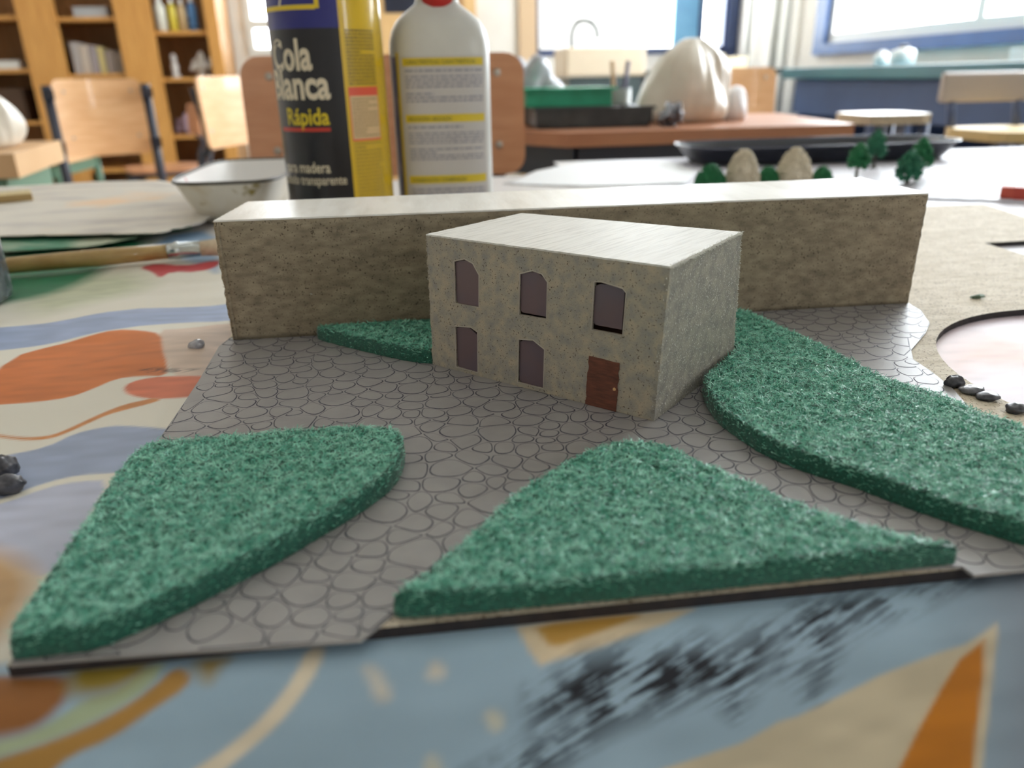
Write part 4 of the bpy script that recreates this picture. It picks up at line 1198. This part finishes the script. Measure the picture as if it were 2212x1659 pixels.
def text_mesh(s, size, bold=.0):
    cu = bpy.data.curves.new('lettering', 'FONT')
    cu.body = s; cu.size = size; cu.offset = bold*size; cu.resolution_u = 3
    o = bpy.data.objects.new('lettering', cu); COL.objects.link(o)
    bpy.context.view_layer.update()
    me = bpy.data.meshes.new_from_object(o.evaluated_get(bpy.context.evaluated_depsgraph_get()))
    v = [tuple(x.co) for x in me.vertices]; f = [tuple(p.vertices) for p in me.polygons]
    bpy.data.objects.remove(o); bpy.data.curves.remove(cu); bpy.data.meshes.remove(me)
    return v, f
def wrap_text(s, cap_h, right_deg, zb, c, r, m, parent, condense=.7, bold=.02):
    size = cap_h/.73
    v, f = text_mesh(s, size, bold)
    xm = max(p[0] for p in v)
    out = []
    for x, y, z in v:
        a = R(right_deg)+(x-xm)*condense/r
        out.append((c[0]+r*math.sin(a), c[1]-r*math.cos(a), zb+y))
    return mesh_obj('lettering', out, f, m, parent)

c1 = (0, 0); r1 = .0408
gb = thing('glue_bottle', 'dark blue and yellow white-glue bottle with large pale lettering', 'bottle', (.0302, .500, ZC))
Z0 = ZC
dark = mat('bottle_black_print', (12, 13, 24), .3, coat=.15)
blue = mat('bottle_blue_print', (24, 30, 116), .3, coat=.2)
yel = mat('bottle_yellow_print', (214, 178, 22), .3, coat=.4)
ink = mat('fine_print_ink', (120, 102, 30), .5)
cre = mat('pale_lettering', (216, 204, 180), .4)
MB().lathe([(.036, .0005), (.040, .003), (.0405, .008), (.0405, .19), (.036, .205), (.018, .222), (.016, .232)], seg=64).build('bottle_body', dark, gb, True)
MB().lathe([(.0185, .226), (.0185, .248), (.008, .252), (.006, .275), (0, .276)], seg=32).build('cap', yel, gb, True)
zz = lambda z: z-Z0
wrap_patch(c1, r1, -100, 18, zz(.746), zz(.884), 'label_black', dark, gb)
wrap_patch(c1, r1, -100, 18.5, zz(.884), zz(.932), 'label_blue', blue, gb)
wrap_patch(c1, r1, 18, 100, zz(.746), zz(.932), 'label_yellow', yel, gb)
r2 = r1+.0002
wrap_text('Cola', .0205, -11.4, zz(.8577), c1, r2, cre, gb, .70, .03)
wrap_text('Blanca', .0200, 3.7, zz(.8385), c1, r2, cre, gb, .76, .03)
wrap_text('R\u00e1pida', .0118, .1, zz(.8208), c1, r2, mat('yellow_lettering', (214, 190, 30), .4), gb, .82, .02)
wrap_patch(c1, r2, -62, .2, zz(.8160), zz(.8186), 'red_underline', mat('red_print', (190, 50, 36), .4), gb)
wrap_text('para madera', .0080, -4.0, zz(.7871), c1, r2, cre, gb, .78, .012)
wrap_text('acabado transparente', .0070, 11.5, zz(.7785), c1, r2, cre, gb, .74, .008)
# yellow frame of the emblem at the very top, cut by the picture edge
ye = mat('yellow_frame_print', (220, 190, 40), .4)
wrap_patch(c1, r2, -80, -3, zz(.8955), zz(.8985), 'emblem_frame', ye, gb)
wrap_patch(c1, r2, -3.5, .8, zz(.8962), zz(.928), 'emblem_frame', ye, gb, 6)
wrap_text('y', .012, -34, zz(.9022), c1, r2, cre, gb, .8, .02)
# small print on the yellow side
def fine_rows(c, r, a0, a1, z0, z1, rows, seed, m, parent, name='fine_print', h=.45, flatmap=None):
    rg = random.Random(seed); b = MB()
    dz = (z1-z0)/rows
    for i in range(rows):
        z = z0+dz*(i+.25); a = a0; end = a1 if rg.random() > .2 else a0+(a1-a0)*rg.uniform(.3, .9)
        while a < end:
            w = (a1-a0)*rg.uniform(.03, .12)
            e_ = min(a+w, end)
            if flatmap:
                b.add([flatmap(a, z), flatmap(e_, z), flatmap(e_, z+dz*h), flatmap(a, z+dz*h)], [(0, 1, 2, 3)])
            else:
                P = lambda q, zq: (c[0]+r*math.sin(R(q)), c[1]-r*math.cos(R(q)), zq)
                b.add([P(a, z), P(e_, z), P(e_, z+dz*h), P(a, z+dz*h)], [(0, 1, 2, 3)])
            a = e_+(a1-a0)*.018
    o = b.build(name, m, parent); o['kind'] = 'stuff'
    return o
fine_rows(c1, r2, 23, 58, zz(.8465), zz(.8835), 16, 2, ink, gb, h=.55)
fine_rows(c1, r2, 23, 58, zz(.750), zz(.808), 22, 3, mat('fine_print_ink_pale', (160, 134, 28), .5), gb)
redp = mat('red_box_print', (222, 88, 60), .4)
wrap_patch(c1, r2, 21.5, 58.5, zz(.8085), zz(.8455), 'red_box', redp, gb)
wrap_patch(c1, r2+.0001, 22.5, 57.6, zz(.8098), zz(.8395), 'pale_box', mat('pale_box_print', (216, 186, 140), .4), gb)
fine_rows(c1, r2+.0002, 24, 56, zz(.811), zz(.8385), 12, 4, mat('brown_ink', (160, 134, 96), .5), gb)

# white spirit bottle
wbt = thing('white_bottle', 'white plastic bottle with a red cap and yellow barred label', 'bottle', (.1145, .535, ZC))
wpl = mat('white_bottle_plastic', (206, 206, 202), .35, (198, 198, 194), 30)
bw, bd, pw = .0395, .030, 3.4
prof = [(.90, .0005), (.97, .004), (1, .010), (1, .127), (.985, .136), (.93, .144), (.82, .151), (.68, .156), (.52, .1605), (.44, .163), (.415, .166), (.41, .172)]
MB().lathe([(a*bw, z) for a, z in prof], seg=72, sy=bd/bw, power=pw).build('bottle_body', wpl, wbt, True)
MB().lathe([(.0165, .160), (.0165, .190), (.0150, .192), (0, .1925)], seg=40).build('cap', mat('red_cap_plastic', (198, 44, 40), .35), wbt, True)
def oval(x, z, k=.0003):
    y = -bd*(max(0, 1-abs(x/bw)**pw))**(1/pw)-k
    return (x, y, z)
def oval_patch(xa, xb, za, zb, name, m, k=.0003, n=20):
    v = []; f = []
    for i in range(n+1):
        x = xa+(xb-xa)*i/n
        v += [oval(x, za-Z0, k), oval(x, zb-Z0, k)]
    f = [(2*i, 2*i+2, 2*i+3, 2*i+1) for i in range(n)]
    return mesh_obj(name, v, f, m, wbt, True)
lab = mat('label_paper', (192, 189, 188), .4)
ybar = mat('label_yellow_bar', (212, 188, 44), .45)
oval_patch(-.0325, .0335, .745, .8665, 'label', lab, .00025)
inkd = mat('label_ink_olive', (112, 108, 40), .5)
inkg = mat('label_ink_grey', (146, 144, 158), .5)
for za, zb, t in ((.8592, .8650, 'CARACTER\u00cdSTICAS / CARACTER\u00cdSTICAS'), (.8180, .8240, 'APLICACI\u00d3N / APLICA\u00c7\u00c3O'), (.7712, .7775, 'CONSERVACI\u00d3N / CONSERVA\u00c7\u00c3O')):
    oval_patch(-.0300, .0325, za, zb, 'yellow_bar', ybar, .0004)
    v, f = text_mesh(t, .0042, .012)
    wmax = max(p[0] for p in v); tw = {'C': .054, 'A': .034}[t[0]] if t[2] == 'R' or t[0] == 'A' else .044
    mesh_obj('lettering', [oval(-.0278+p[0]*tw/wmax, za+.0014+p[1]*.95-Z0, .0006) for p in v], f, inkd, wbt)
fm = lambda a, z: oval(a, z-Z0, .0005)
for seed, (za, zb, rows) in enumerate(((.8542, .8575, 1), (.8430, .8530, 4), (.8325, .8405, 3), (.8130, .8160, 1), (.8015, .8110, 4), (.7890, .7990, 4), (.762, .768, 2))):
    fine_rows(None, 0, -.0285, .0315, za, zb, rows, 40+seed, inkg, wbt, flatmap=fm, h=.5)
oval_patch(-.0345, -.0325, .745, .869, 'yellow_edge', ybar, .0004, 4)
oval_patch(-.0385, -.0347, .745, .866, 'side_label', mat('purple_side_label', (92, 90, 130), .4, (140, 122, 140), 60), .0004, 6)

# ------------------------------------------------------------------ enamel dish
bowl = thing('enamel_dish', 'white enamel dish with a dark rim and paint stains', 'dish', (-.0630, .600, ZC))
en = mat('stained_enamel', (226, 220, 206), .3, (206, 190, 160), 45, 5, .5, .75, speck=(150, 132, 60), sscale=60, sthr=.12)
eni = mat('white_enamel_inside', (240, 238, 236), .25, speck=(206, 90, 110), sscale=50, sthr=.14)
def rring(w, d, z, seg=48, p=4.5):
    o_ = []
    for j in range(seg):
        a = 2*math.pi*j/seg; ca, sa = math.cos(a), math.sin(a); q = (abs(ca)**p+abs(sa)**p)**(-1/p)
        o_.append((w*ca*q, d*sa*q, z))
    return o_
def loft(rings, name, m, parent, cap0=False, cap1=False):
    n = len(rings[0]); v = [p for r_ in rings for p in r_]; f = []
    for i in range(len(rings)-1):
        for j in range(n):
            f.append((i*n+j, i*n+(j+1) % n, (i+1)*n+(j+1) % n, (i+1)*n+j))
    if cap0: f.append(tuple(range(n))[::-1])
    if cap1: f.append(tuple((len(rings)-1)*n+j for j in range(n)))
    return mesh_obj(name, v, f, m, parent, True)
w0, d0 = .0445, .098
loft([rring(w0*.55, d0*.72, .0008), rring(w0*.62, d0*.76, .002), rring(w0*.80, d0*.88, .016), rring(w0*.97, d0*.985, .034), rring(w0, d0, .036)], 'dish_wall', en, bowl, cap0=True)
loft([rring(w0*.99, d0*.992, .0362), rring(w0*.95, d0*.97, .034), rring(w0*.78, d0*.87, .017), rring(w0*.60, d0*.75, .0035)], 'dish_inside', eni, bowl, cap1=True)
ri = rring(w0, d0, .0365, 64)
MB().tube(ri+[ri[0], ri[1]], .0013, 8, False).build('rim', mat('dark_enamel_rim', (74, 70, 62), .4), bowl, True)

# ------------------------------------------------------------------ papers, brush, jar and bits
def sheet_obj(name, label, poly, z, m, th=.0004, wav=.0, seed=0, step=.008, lift=None):
    """thin sheet following a gentle wave, as a solid grid-filled polygon"""
    xs = [p[0] for p in poly]; ys = [p[1] for p in poly]
    gx = np.arange(min(xs)-step, max(xs)+step*2, step); gy = np.arange(min(ys)-step, max(ys)+step*2, step)
    X, Y = np.meshgrid(gx, gy); d = sdf(poly, X, Y); ok = d > -step*.75
    gyy, gxx = np.gradient(d, step); gn = np.hypot(gxx, gyy)+1e-9
    out = d < 0
    X2 = np.where(out, X-d*gxx/gn, X); Y2 = np.where(out, Y-d*gyy/gn, Y)
    Z = z+wav*vnoise(X2, Y2, 9, seed)
    if lift is not None: Z = Z+lift(X2, Y2)
    idx = -np.ones(X.shape, int); idx[ok] = np.arange(ok.sum())
    v = np.stack([X2[ok], Y2[ok], Z[ok]], 1); n = len(v)
    cell = ok[:-1, :-1] & ok[1:, :-1] & ok[:-1, 1:] & ok[1:, 1:]
    q = np.stack([idx[:-1, :-1], idx[:-1, 1:], idx[1:, 1:], idx[1:, :-1]], -1)[cell]
    o = mesh_obj(name, v.tolist(), [tuple(int(i) for i in r_) for r_ in q], m, None, True)
    md = o.modifiers.new('solid', 'SOLIDIFY'); md.thickness = th; md.offset = 1
    return tag(o, label, 'paper')
sheet_obj('painted_paper', 'green painted paper lying under the large stained sheet', [(-.46, .43), (-.1962, .4237), (-.1382, .4291), (-.1097, .4650), (-.0850, .4900), (-.12, .60), (-.46, .60)], ZC+.0042, mat('green_painted_paper', (70, 132, 104), .6, (176, 184, 160), 16, 3, .45, .6), .0004, .0006, 2)
sheet_obj('stained_paper', 'large cream paper sheet with grey and orange stains', [(-.46, .515), (-.216, .466), (-.0967, .447), (-.0760, .478), (-.0745, .5176), (-.125, .655), (-.155, .745), (-.19, .782), (-.46, .782)], ZC+.0070, mat('stained_cream_paper', (222, 216, 206), .5, (196, 190, 186), 12, 3, .5, .66, (1, 2.2, 1), speck=(238, 206, 174), sscale=9, sthr=.09), .0005, .003, 5)
sheet_obj('white_paper', 'bright white paper sheet behind the white bottle', [(.185, .716), (.26, .673), (.375, .668), (.425, .765), (.43, .90), (.31, .912), (.24, .83)], ZC+.0005, mat('white_paper', (236, 238, 242), .5), .0004, .0008, 7)
sheet_obj('white_paper', 'pale grey paper sheet beyond the far board corner', [(.527, .52), (.70, .746), (.92, .66), (.78, .42), (.612, .470)], ZC+.0005, mat('pale_grey_paper', (220, 220, 230), .5, (206, 206, 218), 12), .0004, .0006, 9)
bit = thing('wood_offcut', 'small yellowish wood offcut resting on the stained paper sheet', 'offcut', (-.300, .652, ZC+.0095), R(25))
MB().box(-.028, .028, -.016, .016, 0, .007).build('offcut_block', mat('yellow_offcut', (214, 196, 150), .6, (200, 180, 130), 200), bit, bevel=.001)
MB().box(-.028, .028, -.0165, -.016, .0005, .0065).build('offcut_end_grain', mat('offcut_end', (168, 140, 92), .7), bit)

br = thing('paint_brush', 'wooden paint brush lying on the cloth and pointing at the long block', 'brush', (0, 0, 0))
p0, p1 = Vector((-.235, .3535, ZC+.0062)), Vector((-.0735, .3818, ZC+.0085))
dv = (p1-p0).normalized()
MB().tube([p0, p0.lerp(p1, .3), p0.lerp(p1, .75), p1], [.0035, .0048, .0055, .0048], 14).build('handle', mat('brush_handle_wood', (180, 150, 92), .35, (164, 130, 74), 60, coat=.5), br, True)
f0 = p1; f1 = p1+dv*.020
MB().tube([f0, f0+dv*.004, f0+dv*.0045, f0+dv*.007, f0+dv*.0075, f1], [.0052, .0052, .0058, .0058, .0052, .0050], 14).build('ferrule', M['chrome'], br, True)
MB().tube([f1, f1+dv*.012, f1+dv*.026], [.0049, .0058, .0030], 14).build('bristles', mat('pale_bristles', (222, 204, 178), .6, (200, 180, 150), 300, 3, .4, .6, (1, 6, 6)), br, True)

jr = thing('glass_jar', 'grey glass jar at the picture edge beside the brush', 'jar', (-.1700, .3030, ZC))
MB().lathe([(.030, .0005), (.033, .002), (.034, .006), (.034, .038), (.031, .044), (.030, .052), (.028, .052), (.029, .044), (.031, .037), (.031, .006), (0, .005)], seg=36, cap=False).build('jar_body', mat('smoky_glass', (120, 128, 132), .12, (70, 78, 82), 120, alpha=.85), jr, True)
MB().lathe([(.0285, .0062), (.0285, .026), (0, .026)], seg=30).build('murky_water', mat('murky_water', (66, 76, 80), .1), jr, True)

def pebble(label, loc, s, m, seed, flat=.55, group=None):
    return lump('pebble', label, 'pebble', loc, s, s*.8, s*flat, m, seed, .14, 12, group)
peb = mat('dark_pebble', (52, 52, 60), .35, (84, 84, 92), 500)
pebg = mat('grey_pebble', (130, 130, 136), .3, (100, 100, 108), 400)
pebble('round black pebble at the rim of the round cut-out, nearest the house', (.2738, .0995, ZB), .0035, peb, 1, .7)
pebble('flat grey pebble between two dark ones at the round cut-out', (.2762, .0935, ZB), .0042, pebg, 2, .35)
pebble('flat dark pebble overlapping the lawn edge by the round cut-out', (.2775, .0875, ZB), .0040, peb, 3, .35)
pebble('dark pebble lying farthest along the lawn by the round cut-out', (.2790, .0760, ZB), .0035, peb, 4, .5)
pebble('single translucent grey pebble on the cloth near the long block', (-.0126, .2010, ZC+.0004), .0034, mat('clear_grey_pebble', (176, 176, 182), .2, (140, 140, 148), 300), 5, .75)
pebble('upper dark pebble of the pair at the picture edge', (-.0420, .0905, ZC+.0003), .0045, peb, 6, .8)
pebble('lower dark pebble of the pair at the picture edge', (-.0362, .0800, ZC+.0003), .0046, peb, 7, .6)
lump('green_crumb', 'tiny green crumb lying on the bare board near the round cut-out', 'crumb', (.3600, .2020, ZB+.0001), .0035, .0014, .0010, mat('green_crumb', (120, 140, 116), .7, (70, 90, 70), 900), 3, .5, 10)
er = thing('eraser', 'red eraser at the picture edge on the pale paper', 'eraser', (.617, .4905, ZC+.0016), R(-38))
MB().box(-.014, .014, -.007, .007, 0, .010).build('rubber', mat('red_rubber', (196, 84, 66), .6), er, bevel=.0015)
MB().box(-.004, .0145, -.0073, .0073, -.0002, .0103).build('sleeve', mat('red_sleeve', (184, 70, 56), .5), er)

# black tray and the model trees beyond the long block
tr = thing('black_tray', 'shallow black tray with a shiny rim at the far end of the table', 'tray', (.62, .860, ZC+.0002))
loft([rring(.165, .052, .0008), rring(.175, .058, .012), rring(.182, .064, .022), rring(.184, .066, .0225), rring(.180, .062, .021), rring(.172, .056, .012), rring(.163, .050, .003)], 'tray_body', M['black'], tr, True, True)
ri = rring(.184, .066, .0225, 64)
MB().tube(ri+[ri[0], ri[1]], .0012, 8, False).build('tray_rim', mat('shiny_black_rim', (60, 64, 84), .1), tr, True)

def foliage(cx, cz, w, h, n, seed, m, name, parent, leaf=.0022, cone=.0):
    rg = random.Random(seed); b = MB()
    for i in range(n):
        t = rg.random()**.8; z = cz+h*t
        wr_ = w*(1-abs(2*t-.7)**2*.55)*(1-cone*t)
        a = rg.uniform(0, 6.283); q = wr_*math.sqrt(rg.uniform(.25, 1))
        p = Vector((cx+q*math.cos(a), q*math.sin(a), z))
        s = leaf*rg.uniform(.6, 1.3)
        M_ = Matrix.Rotation(rg.uniform(0, 6.28), 3, Vector((rg.gauss(0, 1), rg.gauss(0, 1), rg.gauss(0, 1))).normalized())
        V_ = [p+M_ @ Vector(u)*s for u in ((1, 0, 0), (-1, 0, 0), (0, 1, 0), (0, -1, 0), (0, 0, 1), (0, 0, -1))]
        b.add(V_, [(0, 2, 4), (2, 1, 4), (1, 3, 4), (3, 0, 4), (2, 0, 5), (1, 2, 5), (3, 1, 5), (0, 3, 5)])
    o = b.build(name, m, parent); o['kind'] = 'stuff'
    return o
gfol = mat('green_tree_flock', (34, 122, 72), .7, (22, 92, 56), 400)
dfol = mat('dark_green_tree_flock', (30, 98, 74), .7, (44, 116, 84), 400)
cfol = mat('cream_tree_flock', (222, 212, 190), .75, (204, 192, 168), 300)
trunk = mat('brown_trunk', (86, 84, 78), .7)
def model_tree(label, x, y, h, w, m, seed, tr_h=.3):
    e = thing('model_tree', label, 'model tree', (x, y, ZC+.0002), 0)
    MB().tube([(0, 0, 0), (0, 0, h*.5)], [.0022, .0012], 8).build('trunk', trunk, e, True)
    MB().lathe([(.0042, 0), (.0042, .0008), (.0022, .0010)], seg=12).build('tree_base', trunk, e)
    foliage(0, h*tr_h, w, h*(1-tr_h), 300, seed, m, 'foliage', e, .0026, .08)
    return e
model_tree('small green model tree standing alone on a thin trunk', .5575, .650, .037, .0115, gfol, 1, .36)
model_tree('green model tree farthest back in the tree group', .6350, .745, .043, .0115, dfol, 2, .3)
model_tree('largest dark green model tree in front of the tree group', .5900, .610, .032, .0135, dfol, 3, .12)
model_tree('paler model tree at the outer end of the tree group', .6440, .672, .038, .0125, gfol, 4, .2)
def bush(label, x, y, h, w, m, seed, n=300, leaf=.0022, name='model_bush', dome=True):
    e = thing(name, label, 'model bush', (x, y, ZC+.0002), 0)
    MB().lathe([(w*.9, .0), (w*.92, h*.25), (w*.75, h*.55), (w*.4, h*.82), (0, h*.93)], seg=24).build('core', m, e, True)
    rg = random.Random(seed); b = MB()
    for i in range(n):
        t = rg.random(); z = h*t; wr_ = w*math.sqrt(max(0, 1-t**1.7)); a = rg.uniform(0, 6.283)
        p = Vector((wr_*math.cos(a), wr_*math.sin(a), max(z, leaf*.9))); s = leaf*rg.uniform(.5, 1.1)
        V_ = [p+Vector(u)*s for u in ((1, 0, 0), (-1, 0, 0), (0, 1, 0), (0, -1, 0), (0, 0, 1), (0, 0, -1))]
        b.add(V_, [(0, 2, 4), (2, 1, 4), (1, 3, 4), (3, 0, 4), (2, 0, 5), (1, 2, 5), (3, 1, 5), (0, 3, 5)])
    o = b.build('flock', m, e); o['kind'] = 'stuff'
    return e
bush('green model bush at the outer end of the row, before the first cream cone', .391, .640, .022, .0155, gfol, 11)
bush('cream cone shaped model bush between two green bushes, nearer the bottles', .4255, .640, .036, .0175, cfol, 12, 420, .0018)
bush('green model bush between the two cream cones', .4535, .640, .0175, .0115, gfol, 13)
bush('cream cone shaped model bush nearer the model trees', .4815, .640, .036, .0185, cfol, 14, 420, .0018)
bush('small green model bush after the second cream cone', .5135, .640, .0155, .0105, gfol, 15)
